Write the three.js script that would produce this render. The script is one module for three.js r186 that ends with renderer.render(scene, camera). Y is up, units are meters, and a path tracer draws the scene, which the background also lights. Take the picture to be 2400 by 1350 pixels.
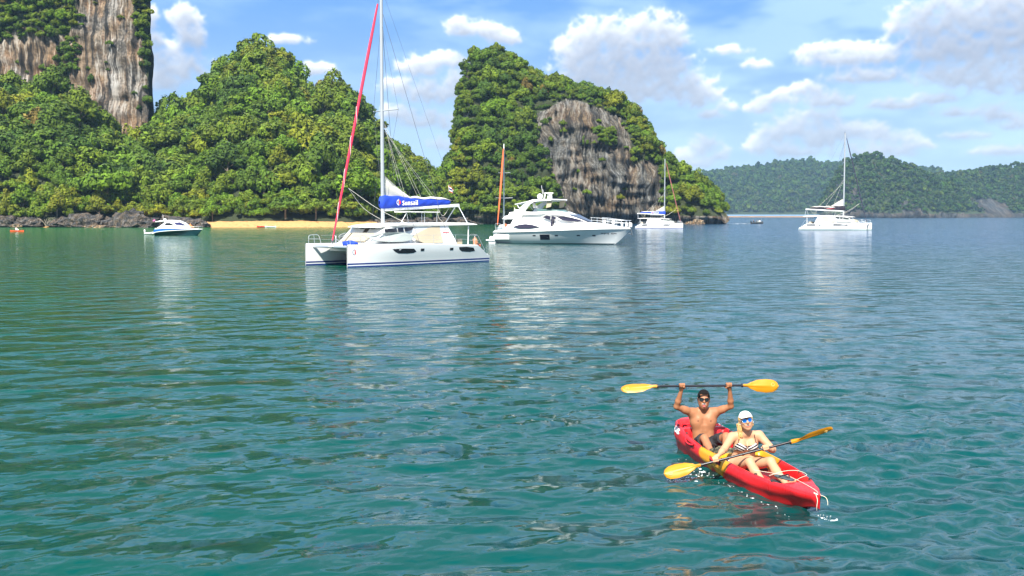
import * as THREE from 'three';
import { mergeGeometries, mergeVertices } from 'three/addons/utils/BufferGeometryUtils.js';
import { createNoise2D, createNoise3D } from 'simplex-noise';
import { FontLoader } from 'three/addons/loaders/FontLoader.js';
import { TextGeometry } from 'three/addons/geometries/TextGeometry.js';

// ---------------------------------------------------------------- camera, sky, sun, exposure
const scene = new THREE.Scene();
const CAM_H = 3.5, PITCH = Math.atan(170 / 2400);
const camera = new THREE.PerspectiveCamera(31.42, 1024 / 576, 0.3, 20000);
camera.position.set(0, CAM_H, 0);
camera.rotation.set(-PITCH, 0, 0);
const renderer = new THREE.WebGLRenderer({ antialias: true });
renderer.setSize(1024, 576);
renderer.toneMapping = THREE.LinearToneMapping;
renderer.toneMappingExposure = 2.35;
renderer.shadowMap.enabled = true;
const SUN = new THREE.Vector3(-0.18, 0.83, 0.53).normalize();
const sun = new THREE.DirectionalLight(new THREE.Color().setRGB(1, 0.94, 0.82), 5.0);
sun.position.copy(SUN).multiplyScalar(900);
sun.name = 'sun';
sun.castShadow = true;
sun.shadow.mapSize.set(4096, 4096);
Object.assign(sun.shadow.camera, { left: -350, right: 350, top: 350, bottom: -350, near: 1, far: 2000 });
sun.target.position.set(0, 0, -250);
scene.add(sun, sun.target);
scene.environmentIntensity = 1;
scene.fog = new THREE.FogExp2(new THREE.Color().setRGB(0.42, 0.68, 0.98), 0.00009);

// ---------------------------------------------------------------- small helpers
function rng(seed) { let s = seed >>> 0; return () => { s = (s + 0x6d2b79f5) | 0; let t = Math.imul(s ^ (s >>> 15), 1 | s); t = (t + Math.imul(t ^ (t >>> 7), 61 | t)) ^ t; return ((t ^ (t >>> 14)) >>> 0) / 4294967296; }; }
const n2 = createNoise2D(rng(11)), n3 = createNoise3D(rng(12));
const clamp = (x, a = 0, b = 1) => Math.min(b, Math.max(a, x));
const lerp = (a, b, t) => a + (b - a) * t;
const smooth = (a, b, x) => { const t = clamp((x - a) / (b - a)); return t * t * (3 - 2 * t); };
function fbm2(x, y, o = 4) { let s = 0, a = 0.5; for (let i = 0; i < o; i++) { s += a * n2(x, y); x = x * 2.03 + 17.1; y = y * 2.03 - 9.3; a *= 0.5; } return s; }
function fbm3(x, y, z, o = 4) { let s = 0, a = 0.5; for (let i = 0; i < o; i++) { s += a * n3(x, y, z); x = x * 2.03 + 17.1; y = y * 2.03 - 9.3; z = z * 2.03 + 4.7; a *= 0.5; } return s; }
const rgb = (r, g, b) => new THREE.Color().setRGB(r, g, b);
const V = (x, y, z) => new THREE.Vector3(x, y, z);
// surveying the place: bearing and height of a sight line, followed to a distance or to the sea
const CP = Math.cos(PITCH), SP = Math.sin(PITCH);
function sight(px, py) { const u = (px - 1200) / 2400, v = (675 - py) / 2400; return V(u, -SP + v * CP, -CP - v * SP); }
function at(px, py, d) { const r = sight(px, py); return r.multiplyScalar(d / -r.z).add(V(0, CAM_H, 0)); }
function sea(px, py) { const r = sight(px, py); return r.multiplyScalar(-CAM_H / r.y).add(V(0, CAM_H, 0)); }
const taken = new Map();
function numbered(name) { const k = taken.get(name) ?? 0; taken.set(name, k + 1); return k ? name + '_' + String(k).padStart(3, '0') : name; }
function tag(o, label, category, group, kind) {
  if (label) o.userData.label = label;
  if (category) o.userData.category = category;
  if (group) o.userData.group = group;
  if (kind) o.userData.kind = kind;
  return o;
}
function thing(name, label, category, group, pos, turn = 0) {
  const o = new THREE.Group(); o.name = numbered(name); scene.add(o);
  if (pos) o.position.copy(pos);
  o.rotation.y = turn;
  return tag(o, label, category, group);
}
function part(parent, name, geo, mat) {
  const m = new THREE.Mesh(Array.isArray(geo) ? mergeGeometries(geo.map(plain)) : geo, mat);
  m.name = parent === scene ? numbered(name) : name;
  m.castShadow = m.receiveShadow = true;
  parent.add(m);
  return m;
}
function plain(g) { if (g.index) g = g.toNonIndexed(); for (const k of Object.keys(g.attributes)) if (!['position', 'normal', 'uv'].includes(k)) g.deleteAttribute(k); if (!g.attributes.uv) g.setAttribute('uv', new THREE.BufferAttribute(new Float32Array(g.attributes.position.count * 2), 2)); return g; }
function mat(r, g, b, rough = 0.5, extra = {}) { return new THREE.MeshPhysicalMaterial({ color: rgb(r, g, b), roughness: rough, ...extra }); }
function dataTex(w, h, fn, srgb = true) {
  const d = new Uint8Array(w * h * 4);
  for (let y = 0; y < h; y++) for (let x = 0; x < w; x++) { const c = fn(x / w, y / h, x, y), i = (y * w + x) * 4; d[i] = clamp(c[0]) * 255; d[i + 1] = clamp(c[1]) * 255; d[i + 2] = clamp(c[2]) * 255; d[i + 3] = 255; }
  const t = new THREE.DataTexture(d, w, h); t.wrapS = t.wrapT = THREE.RepeatWrapping; t.magFilter = THREE.LinearFilter; t.minFilter = THREE.LinearMipmapLinearFilter; if (srgb) t.colorSpace = THREE.SRGBColorSpace; t.needsUpdate = true;
  return t;
}
// a grid of points as an indexed surface
function gridGeo(nu, nv, fn, uvfn) {
  const p = [], uv = [], ix = [];
  for (let j = 0; j <= nv; j++) for (let i = 0; i <= nu; i++) { const q = fn(i / nu, j / nv); p.push(q.x, q.y, q.z); const t = uvfn ? uvfn(i / nu, j / nv, q) : [i / nu, j / nv]; uv.push(t[0], t[1]); }
  for (let j = 0; j < nv; j++) for (let i = 0; i < nu; i++) { const a = j * (nu + 1) + i, b = a + 1, c = a + nu + 1, d = c + 1; ix.push(a, b, c, b, d, c); }
  const g = new THREE.BufferGeometry();
  g.setAttribute('position', new THREE.Float32BufferAttribute(p, 3)); g.setAttribute('uv', new THREE.Float32BufferAttribute(uv, 2)); g.setIndex(ix); g.computeVertexNormals();
  return g;
}

// ---------------------------------------------------------------- the sky: air and cumulus, computed by bearing and elevation in degrees
{
  const W = 4096, H = 2048, HH = H / 2, D = 360 / W;
  const base = new Float32Array(W * HH).fill(-2);     // row 0 = horizon
  // bearing 0 = straight ahead (-z), to the right positive
  const soft = new Float32Array(W * HH);
  function blob(a, e, ra, re, gain = 1, flat = 0.55) {
    const ce = Math.max(0.25, Math.cos(e * Math.PI / 180)), e0 = Math.max(0, e - re * 2), e1 = e + re * 2;
    for (let j = Math.max(0, Math.floor(e0 / D)); j < Math.min(HH, Math.ceil(e1 / D)); j++) {
      const ee = (j + 0.5) * D, span = ra * 2 / ce;
      for (let i = Math.floor((a - span) / D); i <= (a + span) / D; i++) {
        const da = (i * D - a) * ce / ra, de = (ee - e) / (ee < e ? re * flat : re), q = gain * (1 - da * da - de * de), x = ((i % W) + W) % W;
        if (q < -2) continue;
        const k = j * W + x, b = base[k];
        const m = Math.max(b, q), s = Math.exp(-Math.abs(b - q) * 3);
        base[k] = m + 0.18 * s;
      }
    }
  }
  // the cumulus in view: bearing, elevation, half width, half height
  const seen = [
    // great cloud beside the island
    [4.3, 9.3, 1.3, 1.2], [5.4, 9.5, 1.1, 1.2], [7.3, 9.8, 1.2, 1.1], [8.5, 9.4, 1.0, 1.3], [6.3, 8.8, 1.8, 1.2], [3.3, 8.5, 1.0, 1.1], [5.2, 7.7, 2.2, 1.3], [7.6, 7.8, 2.2, 1.3], [9.0, 7.0, 1.8, 1.1], [4.2, 7.4, 2.0, 1.0], [10.2, 6.3, 1.2, .8], [7.2, 6.7, 2.2, 1.0],
    // left of the island, behind the crest
    [-2.6, 10.1, .9, .6], [-1.4, 10.0, .9, .5], [-.4, 9.6, .9, .5], [-3.2, 10.4, .5, .4],
    // between the cliff and the wooded dome
    [-19.3, 9.9, .5, .8], [-19.0, 8.9, .6, .6], [-17.5, 10.2, .8, .8], [-17.2, 9.2, .8, .9], [-18.3, 8.2, 1.1, .9], [-17.6, 7.6, 1.4, .8], [-18.8, 7.0, 1.4, 1], [-12.3, 9.3, 1.1, .3], [-10.8, 7.8, 1.2, .4],
    // soft bank behind the mast
    [-5.0, 8.0, 1.3, .7], [-3.6, 8.4, 1.1, .5], [-6.2, 7.0, 1.0, .6], [-4.6, 6.6, 1.6, .8], [-3.0, 7.0, 1.0, 1.0], [-3.1, 5.0, 1.1, .6], [-5.0, 5.2, 1.5, .6], [-6.5, 5.6, .8, .5], [-3.4, 3.9, 1.2, .5],
    // big bank on the right with a grey foot
    [21.2, 9.6, 1.4, 1.0], [23.0, 10.0, 1.9, 1.3], [25.2, 9.9, 1.8, 1.4], [22.2, 8.4, 1.9, 1.0], [24.4, 8.2, 2.4, 1.3], [26.4, 8.6, 2.0, 1.6], [21.0, 11.6, 1.2, .35], [25.8, 6.6, 2.2, 1.0], [23.4, 7.0, 2.0, .9], [27.5, 6.9, 2.0, 1.0], [28.6, 9.5, 2.2, 1.6],
    [17.3, 8.2, 1.6, .7], [19.2, 8.2, 1.2, .6], [18.8, 7.2, 1.6, .5], [16.3, 8.6, .8, .3],
    // the row of smaller ones above the far hills
    [14.3, 6.2, 1.2, .5], [15.8, 6.6, 1.0, .5], [17.0, 6.0, 1.2, .5], [13.4, 5.7, .8, .4], [10.9, 5.4, .7, .35], [11.8, 5.8, .5, .3], [11.9, 8.8, .9, .28, .55], [13.2, 8.0, .6, .25, .45],
    [10.5, 3.7, .8, .75], [9.6, 3.2, .8, .5], [11.3, 3.3, .6, .5], [10.3, 2.8, 1.1, .4],
    [14.2, 4.3, .9, .8], [15.2, 4.6, 1.0, .9], [16.5, 5.0, 1.1, .7], [13.4, 3.7, .8, .6], [16.6, 4.0, 1.1, .8], [17.6, 4.3, .7, .5], [15.0, 3.4, 1.6, .5],
    [19.2, 4.2, 1.0, .6], [20.4, 3.9, .9, .5], [18.3, 4.5, .9, .5], [21.3, 3.6, .9, .35], [19.4, 3.3, 2, .5],
    [20.4, 5.7, 1.3, .4], [22.0, 5.9, 1.1, .35], [23.2, 5.2, .9, .3], [25.0, 5.0, .9, .55], [26.0, 4.5, .9, .4], [23.6, 4.0, 1.1, .3], [25.5, 3.2, 1.4, .3],
  ];
  for (const [a, e, ra, re, g] of seen) blob(a, e, ra * (a > 16 ? 1.28 : 1.15), re * (a > 16 ? 1.22 : 1.15), g ?? 1);
  // sky all round, with extra cloud added out of view to brighten the water
  const R = rng(77);
  for (let i = 0; i < 430; i++) {
    const a = -180 + 360 * R(), e = 3 + 50 * Math.pow(R(), 1.5), s = 0.75 + 0.05 * e;
    const n = 4 + Math.floor(R() * 5), S = s * (0.6 + R());
    if (e < 15.5 && Math.abs(a) < 31) continue;
    for (let k = 0; k < n; k++) { const aa = a + (R() - 0.5) * 4.4 * S, ee = e + (R() - 0.35) * 1.3 * S; if (ee < 13.8 && Math.abs(aa) < 28) continue; blob(aa, ee, S * (0.7 + 0.7 * R()), S * (0.45 + 0.4 * R())); }
  }
  const dens = new Float32Array(W * HH);
  for (let j = 0; j < HH; j++) {
    const e = (j + 0.5) * D, ce = Math.cos(e * Math.PI / 180);
    for (let i = 0; i < W; i++) {
      const k = j * W + i; if (base[k] < -1.95) { dens[k] = -1; continue; }
      const a = i * D > 180 ? i * D - 360 : i * D, x = a * ce, hi = e < 16;
      let n = 0, am = 0.55, f = 0.62;
      for (let o = 0; o < (hi ? 6 : 4); o++) { const v = n3(x * f + 3.1 * o, e * f * 1.2, 2.7); n += am * (o < 4 ? 0.85 - 2.1 * Math.abs(v) : v); am *= 0.62; f *= 2.03; }
      dens[k] = base[k] + 0.72 * n + 0.03;
    }
  }
  const data = new Float32Array(W * H * 4);
  for (let j = 0; j < H; j++) {
    const el = (j + 0.5) / H * 180 - 90, jj = j - HH;
    const e = Math.max(0, el), se = Math.sin(e * Math.PI / 180);
    // clear air: pale at the horizon, deep blue overhead
    const t = Math.pow(1 - se, 7.5), t2 = smooth(0.0, 0.23, se);
    const air = [lerp(lerp(0.26, 0.085, t2), 0.05, smooth(0.12, 0.9, se)), lerp(lerp(0.355, 0.20, t2), 0.13, smooth(0.12, 0.9, se)), lerp(lerp(0.455, 0.42, t2), 0.34, smooth(0.12, 0.9, se))];
    for (let i = 0; i < W; i++) {
      let col = air, c = air;
      if (jj >= 0) {
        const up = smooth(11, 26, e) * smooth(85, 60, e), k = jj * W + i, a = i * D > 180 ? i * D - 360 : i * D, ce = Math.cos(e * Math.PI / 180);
        // high thin veil, brightened above the view to lift the water reflections
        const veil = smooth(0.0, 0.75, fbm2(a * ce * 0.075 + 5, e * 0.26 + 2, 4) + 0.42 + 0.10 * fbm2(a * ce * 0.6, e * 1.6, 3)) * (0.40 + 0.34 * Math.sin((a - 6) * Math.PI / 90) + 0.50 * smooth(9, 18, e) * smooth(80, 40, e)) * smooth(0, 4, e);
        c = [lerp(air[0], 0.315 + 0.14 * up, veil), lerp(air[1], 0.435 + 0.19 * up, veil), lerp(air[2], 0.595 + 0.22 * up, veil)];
        const d = dens[k];
        if (d > -0.2 ) {
          const X = (q) => ((q % W) + W) % W;
          let depth = 0;
          for (let s = 1; s <= 8; s++) { const st = s * s * 0.42 + s, y = jj + Math.round(st * 0.95), x = X(i - Math.round(st * 0.25)); if (y < HH) depth += Math.max(0, base[y * W + x] + 0.25) * 0.5 + Math.max(0, dens[y * W + x]) * 0.5; }
          const hgt = (x, y) => Math.sqrt(Math.max(0, dens[clamp(y, 0, HH - 1) * W + X(x)] + 0.12));
          const gx = (hgt(i + 2, jj) - hgt(i - 2, jj)) * 1.5, gy = (hgt(i, jj + 2) - hgt(i, jj - 2)) * 1.5, gl = Math.hypot(gx, gy, 1);
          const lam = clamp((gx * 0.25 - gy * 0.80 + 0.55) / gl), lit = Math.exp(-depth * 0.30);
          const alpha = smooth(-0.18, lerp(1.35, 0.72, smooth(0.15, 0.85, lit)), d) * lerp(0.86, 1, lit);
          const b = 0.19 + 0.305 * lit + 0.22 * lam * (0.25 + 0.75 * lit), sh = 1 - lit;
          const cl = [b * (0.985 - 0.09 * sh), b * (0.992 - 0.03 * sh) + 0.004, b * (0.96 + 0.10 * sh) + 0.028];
          const haze = 0.42 * Math.exp(-e / 6);
          for (let q = 0; q < 3; q++) cl[q] = lerp(cl[q], [0.34, 0.41, 0.50][q], haze);
          c = [lerp(c[0], cl[0], alpha), lerp(c[1], cl[1], alpha), lerp(c[2], cl[2], alpha)];
        }
        col = c;
      }
      // column: centre of the picture looks along +x; straight ahead (-z) lies a quarter turn from it
      const x = (i + Math.round(W * 0.25)) % W, o = (j * W + x) * 4;
      data[o] = col[0]; data[o + 1] = col[1]; data[o + 2] = col[2]; data[o + 3] = 1;
    }
  }
  const sky = new THREE.DataTexture(data, W, H, THREE.RGBAFormat, THREE.FloatType);
  sky.mapping = THREE.EquirectangularReflectionMapping; sky.magFilter = THREE.LinearFilter; sky.wrapS = THREE.RepeatWrapping; sky.needsUpdate = true;
  sky.name = 'sky';
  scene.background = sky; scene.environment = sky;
}

// ---------------------------------------------------------------- the sea: one sheet of real waves out to the horizon
const kayakStern = sea(1638, 1050), kayakBow = sea(1890, 1189);
{
  const R = rng(5), waves = [];
  for (let i = 0; i < 72; i++) {
    const L = 0.24 * Math.pow(18, Math.pow(i / 71, 1.6)), th = 1.42 + (R() + R() - 1) * 1.5, k = 2 * Math.PI / L;
    const slope = 0.040 * Math.pow(L / 0.6, L < 0.6 ? 0.3 : -1.05);
    waves.push([Math.cos(th) * k, Math.sin(th) * k, slope / k, R() * 6.283, L, k]);
  }
  const bd = kayakBow.clone().sub(kayakStern).setY(0), len = bd.length(); bd.normalize();
  const out = [0, 0, 0];
  function waterAt(x, z, res) {   // height and slopes
    let h = 0, sx = 0, sz = 0;
    const d = Math.hypot(x, z);
    if (d < 300) {
      // calmer in the lee of the land on the left, livelier out on the right
      const wind = 0.72 + 0.42 * smooth(-14, 10, x + 0.10 * z + 6 * n2(x * 0.02, z * 0.02)) + 0.18 * n2(x * 0.11 + 7, z * 0.05);
      for (const w of waves) {
        const f = smooth(1.6, 3.4, w[4] / res); if (f <= 0) continue;
        const calm = w[4] < 0.8 ? 0.50 + 0.95 * smooth(0.75, 1.15, wind) : 0.9;
        const p = w[0] * x + w[1] * z + w[3], a = w[2] * f * wind * calm, s = Math.sin(p), c = Math.cos(p);
        h += a * s; sx += a * w[0] * c; sz += a * w[1] * c;
      }
      // the kayak's own small wake
      const rx = x - kayakStern.x, rz = z - kayakStern.z, al = rx * bd.x + rz * bd.z, ac = rx * -bd.z + rz * bd.x;
      if (al < len && al > -9) {
        const back = len - al, arm = Math.abs(ac) - 0.30 - back * 0.30;
        const e = Math.exp(-arm * arm * 5) * 0.016 * smooth(0, 0.8, back) * (1 - smooth(3, 12, back)), q = 9 * arm;
        h += e * Math.cos(q); const g = -e * 9 * Math.sin(q) * Math.sign(ac); sx += g * -bd.z; sz += g * bd.x;
        if (al < 0) { const e2 = 0.012 * Math.exp(al * 0.25) * Math.exp(-ac * ac * 1.2) * smooth(0, 1, -al), q2 = 6.5 * al; h += e2 * Math.cos(q2); const g2 = -e2 * 6.5 * Math.sin(q2); sx += g2 * bd.x; sz += g2 * bd.z; }
      }
    }
    out[0] = h; out[1] = sx; out[2] = sz; return out;
  }
  const angles = [], radii = [];
  for (let i = 0; i <= 720; i++) angles.push(-0.56 + 1.12 * i / 720);
  for (let i = 1; i < 110; i++) angles.push(0.56 + (2 * Math.PI - 1.12) * i / 110);
  let r = 1.0; while (r < 6000) { radii.push(r); r += r < 8 ? 0.22 : r < 270 ? clamp(r * r / 3000, 0.022, 1.1) : r * 0.03; }
  const nA = angles.length, pos = new Float32Array((radii.length * nA + 1) * 3), nor = new Float32Array(pos.length), uv = new Float32Array((radii.length * nA + 1) * 2), col = new Float32Array(pos.length), ix = [];
  function put(i, x, z, res) {
    const [h, sx, sz] = waterAt(x, z, res), l = Math.hypot(sx, 1, sz);
    pos[i * 3] = x; pos[i * 3 + 1] = h; pos[i * 3 + 2] = z; nor[i * 3] = -sx / l; nor[i * 3 + 1] = 1 / l; nor[i * 3 + 2] = -sz / l; uv[i * 2] = x; uv[i * 2 + 1] = z;
    // green over the shallow sand by the beach, blue green farther out
    const shallow = smooth(-70, -280, z) * smooth(5, -60, x) , open = smooth(-15, 60, x) * smooth(-30, -160, z), nn = 0.5 + 0.5 * fbm2(x * 0.03, z * 0.03, 3);
const left = smooth(14, -34, x + 0.06 * z + 5 * n2(x * 0.03, z * 0.03)), tone = 0.93 + 0.14 * nn;
    col[i * 3] = lerp(0.0, 0.014, shallow * 0.8); col[i * 3 + 1] = lerp(lerp(0.043, 0.058, left), 0.124, shallow) * tone - 0.002 * open; col[i * 3 + 2] = lerp(lerp(lerp(0.048, 0.027, left), 0.036, shallow), 0.108, open) * tone;
  }
  radii.forEach((rr, j) => { const dr = j ? rr - radii[j - 1] : 0.2; angles.forEach((a, i) => put(j * nA + i, Math.sin(a) * rr, -Math.cos(a) * rr, Math.max(i <= 720 ? 0.0016 * rr : 0.05 * rr, dr))); });
  put(radii.length * nA, 0, 0, 1);
  for (let j = 0; j < radii.length - 1; j++) for (let i = 0; i < nA; i++) { const a = j * nA + i, b = j * nA + (i + 1) % nA, c = a + nA, d = b + nA; ix.push(a, b, c, b, d, c); }
  for (let i = 0; i < nA; i++) ix.push(radii.length * nA, (i + 1) % nA, i);
  const g = new THREE.BufferGeometry();
  g.setAttribute('position', new THREE.BufferAttribute(pos, 3)); g.setAttribute('normal', new THREE.BufferAttribute(nor, 3)); g.setAttribute('uv', new THREE.BufferAttribute(uv, 2)); g.setAttribute('color', new THREE.BufferAttribute(col, 3)); g.setIndex(ix);
  // ripples too small for the sheet: a tile of 7.3 m and one of 31 m
  function ripples(N, tile, lo, hi, count, seed, pw) {
    const R2 = rng(seed), h = new Float32Array(N * N), cs = [];
    for (let q = 0; q < count; q++) {
      const L = lo * Math.pow(hi / lo, R2()), th = 1.2 + (R2() + R2() - 1) * 1.5, kx = Math.round(tile / L * Math.cos(th)), kz = Math.round(tile / L * Math.sin(th));
      if (!kx && !kz) continue;
      cs.push([kx, kz, Math.pow(tile / Math.hypot(kx, kz), pw), R2() * 6.283]);
    }
    for (const [kx, kz, a, p] of cs) {
      const sx = new Float32Array(N), cx = new Float32Array(N);
      for (let x = 0; x < N; x++) { sx[x] = Math.sin(2 * Math.PI * kx * x / N + p); cx[x] = Math.cos(2 * Math.PI * kx * x / N + p); }
      for (let y = 0; y < N; y++) { const s = a * Math.sin(2 * Math.PI * kz * y / N), c = a * Math.cos(2 * Math.PI * kz * y / N); for (let x = 0; x < N; x++) h[y * N + x] += sx[x] * c + cx[x] * s; }
    }
    return h;
  }
  function normalMap(N, h, tile, rms) {
    let s = 0; const gx = new Float32Array(N * N), gy = new Float32Array(N * N);
    for (let y = 0; y < N; y++) for (let x = 0; x < N; x++) { const i = y * N + x; gx[i] = h[y * N + (x + 1) % N] - h[y * N + (x + N - 1) % N]; gy[i] = h[((y + 1) % N) * N + x] - h[((y + N - 1) % N) * N + x]; s += gx[i] * gx[i] + gy[i] * gy[i]; }
    const k = rms / Math.sqrt(s / N / N);
    return dataTex(N, N, (u, v, x, y) => { const i = y * N + x, l = Math.hypot(gx[i] * k, gy[i] * k, 1); return [0.5 - 0.5 * gx[i] * k / l, 0.5 - 0.5 * gy[i] * k / l, 0.5 + 0.5 / l]; }, false);
  }
  const fine = normalMap(1024, ripples(1024, 9.1, 0.10, 0.7, 110, 31, 1.0), 9.1, 0.075); fine.repeat.set(1 / 9.1, 1 / 9.1);
  const hb = ripples(1024, 53, 0.5, 2.6, 110, 32, 1.0); let mx = 0; for (const v of hb) mx = Math.max(mx, Math.abs(v));
  const broad = dataTex(1024, 1024, (u, v, x, y) => { const q = 0.5 + 0.5 * hb[y * 1024 + x] / mx; return [q, q, q]; }, false); broad.repeat.set(1 / 53, 1 / 53);
  const m = new THREE.MeshPhysicalMaterial({ color: 0xffffff, vertexColors: true, roughness: 0.09, ior: 1.333, normalMap: fine, bumpMap: broad, bumpScale: 0.30 });
  m.normalScale = new THREE.Vector2(1, 1);
  const water = part(scene, 'sea', g, m);
  tag(water, 'teal and green sea with small wind ripples', null, null, 'structure');
  globalThis.waterHeight = (x, z) => waterAt(x, z, 0.03)[0];
}

// ---------------------------------------------------------------- rock and foliage materials
const rockGrain = dataTex(512, 512, (u, v) => { const q = 0.5 + 0.5 * fbm2(u * 14, v * 14, 5); return [q, q, q]; }, false);
// limestone with rust, pale drip streaks and dark algae bands, one sheet for a whole face (no repeat)
function limestone(seed, grey, rust, streak, tanAmount = 0.75, wash = null, wild = 0) {
  return dataTex(1024, 1024, (u, v) => {
    const x = u * 100 + seed, y = v * 100;
    const wob = 0.9 * n2(x * 0.03, y * 0.04) + 0.18 * n2(x * 0.4, y * 0.2) + wild * (4.0 * n2(x * 0.035 + 3, y * 0.045) + 1.3 * n2(x * 0.12, y * 0.14) + 0.16 * y);
    const band = fbm2((x + wob) * 0.33, y * 0.030, 5), fine = fbm2((x + wob) * (1.5 - 0.6 * wild), y * (0.11 + 0.10 * wild) + 7, 4), blot = fbm2(x * 0.07 + 3, y * 0.06, 4), chip = fbm2(x * 0.8, y * 0.9, 4);
    const r = smooth(-0.12, 0.4, blot + 0.3 * band) * rust, s = smooth(0.16, 0.42, band * 0.8 + 0.75 * fine + 0.2 * n2(x * 0.06, y * 0.03)) * streak, k = smooth(0.05, 0.5, -band - 0.35 * fine), ww = wash ? smooth(0.022, 0.006, Math.abs(u - wash[0] + 0.008 * n2(v * 25, 3))) * smooth(wash[1], wash[1] + 0.03, v) * smooth(wash[2], wash[2] - 0.05, v) * smooth(-0.5, 0.2, fine + band) : 0;
    const g = 0.42 + 0.16 * fine + 0.22 * chip;
    const tan = smooth(-0.35, 0.35, fbm2(x * 0.045 + 9, y * 0.05 + 4, 3)) * tanAmount; let c = [g * grey[0], g * grey[1], g * grey[2]];
    const ru = [0.60 + 0.16 * chip + 0.1 * fine, 0.43 + 0.13 * chip + 0.1 * fine, 0.27 + 0.12 * chip];
    c = c.map((q, i) => lerp(lerp(q, [0.50 + 0.1 * chip + 0.1 * fine, 0.42 + 0.1 * chip + 0.1 * fine, 0.33 + 0.1 * chip + 0.08 * fine][i], tan), ru[i], r * 0.75)); c = c.map((q, i) => lerp(q, [0.76, 0.77, 0.78][i], Math.max(s * 0.6, ww * 0.85))); c = c.map((q) => q * lerp(1, 0.40, k));
    return c;
  });
}
const faceTexture = limestone(0, [1.0, 0.97, 0.94], 0.55, 0.9, 0.8, [0.955, 0.39, 0.60]), islandTexture = limestone(260, [0.97, 0.98, 0.97], 0.5, 0.8, 0.42, null, 0.5);
const RockA = new THREE.MeshStandardMaterial({ map: faceTexture, color: rgb(0.60, 0.575, 0.545), roughness: 0.95, bumpMap: rockGrain, bumpScale: 0.5 });
const RockB = new THREE.MeshStandardMaterial({ map: islandTexture, color: rgb(0.37, 0.37, 0.36), roughness: 0.95, bumpMap: rockGrain, bumpScale: 0.5 });
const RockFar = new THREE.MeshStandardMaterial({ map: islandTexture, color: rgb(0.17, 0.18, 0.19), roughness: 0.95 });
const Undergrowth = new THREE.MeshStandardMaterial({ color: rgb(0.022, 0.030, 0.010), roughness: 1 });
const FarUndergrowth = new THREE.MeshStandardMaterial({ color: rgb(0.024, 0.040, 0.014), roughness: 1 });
const leafTints = [[0.170, 0.192, 0.011], [0.132, 0.182, 0.012], [0.092, 0.152, 0.012], [0.200, 0.208, 0.012], [0.058, 0.108, 0.012], [0.118, 0.195, 0.010], [0.200, 0.140, 0.030]];
function leafMat(c) { return new THREE.MeshPhysicalMaterial({ vertexColors: true, color: rgb(...c), roughness: 0.75, specularIntensity: 0.35, transmission: 0.3, thickness: 0, side: THREE.DoubleSide }); }
const Leaf = leafTints.map(leafMat), LeafWhite = leafMat([1, 1, 1]);
const Bark = new THREE.MeshStandardMaterial({ color: rgb(0.16, 0.13, 0.10), roughness: 1 });

// ---------------------------------------------------------------- trees: crowns of leaf clumps over several boughs
function crownGeo(seed, lobes, leaves, size, flat = 0.72) {
  const R = rng(seed), L = [], p = [], nn = [], ix = [], cc = [];
  for (let i = 0; i < lobes; i++) {
    const a = i * 2.4 + R(), d = i === 0 ? 0 : 0.28 + 0.52 * R(), y = (i === 0 ? 0.55 : 0.05 + 0.6 * R() * (1.1 - d)) * flat / 0.72;
    L.push([Math.cos(a) * d, y, Math.sin(a) * d, 0.18 + 0.2 * R(), 0.74 + 0.52 * R(), R()]);
  }
  let made = 0, guard = 0; const n = V(), t = V(), b = V(), c = V(), d = V();
  while (made < leaves && guard++ < leaves * 8) {
    const l = L[Math.floor(R() * lobes)];
    d.set(R() * 2 - 1, R() * 1.9 - 0.8, R() * 2 - 1); const len = d.length(); if (len > 1.2 || len < 0.05) continue; d.divideScalar(len);
    const q = l[3] * (0.78 + 0.36 * R() + (R() < 0.08 ? 0.25 : 0));
    c.set(l[0] + d.x * q, l[1] + d.y * q * flat, l[2] + d.z * q);
    let deep = false; for (const m of L) if (m !== l && Math.hypot(c.x - m[0], (c.y - m[1]) / flat, c.z - m[2]) < m[3] * 0.8) { deep = true; break; }
    if (deep) continue;
    n.set(d.x + (R() - 0.5) * 1.3, d.y + 0.35 + (R() - 0.5) * 1.2, d.z + (R() - 0.5) * 1.3).normalize();
    t.set(R() - 0.5, R() - 0.5, R() - 0.5).cross(n).normalize(); b.crossVectors(n, t);
    const s = size * (0.5 + 0.95 * R()), i0 = p.length / 3, droop = 0.35 * s, br = l[4] * (0.72 + 0.56 * R()), hue = 0.88 + 0.20 * l[5] * R();
    // a bent four-cornered spray of leaves
    for (const [x, y, z] of [[-1, 0, -droop / s * 0.6], [0, -0.62, 0.15], [1, 0.1, -droop / s * 0.6], [0.1, 0.62, 0.1]]) {
      const px = c.x + (t.x * x + b.x * y + n.x * z * 0.5) * s, py = c.y + (t.y * x + b.y * y + n.y * z * 0.5) * s, pz = c.z + (t.z * x + b.z * y + n.z * z * 0.5) * s;
      p.push(px, py, pz); const o = V(n.x * 0.75 + d.x * 0.45 + (px - c.x) / s * 0.25, n.y * 0.75 + d.y * 0.45 + (py - c.y) / s * 0.25, n.z * 0.75 + d.z * 0.45 + (pz - c.z) / s * 0.25).normalize(); nn.push(o.x, o.y, o.z); cc.push(br * hue, br, br * 0.9);
    }
    ix.push(i0, i0 + 1, i0 + 2, i0, i0 + 2, i0 + 3); made++;
  }
  const g = new THREE.BufferGeometry();
  g.setAttribute('position', new THREE.Float32BufferAttribute(p, 3)); g.setAttribute('normal', new THREE.Float32BufferAttribute(nn, 3)); g.setAttribute('color', new THREE.Float32BufferAttribute(cc, 3)); g.setIndex(ix);
  return g;
}
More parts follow.
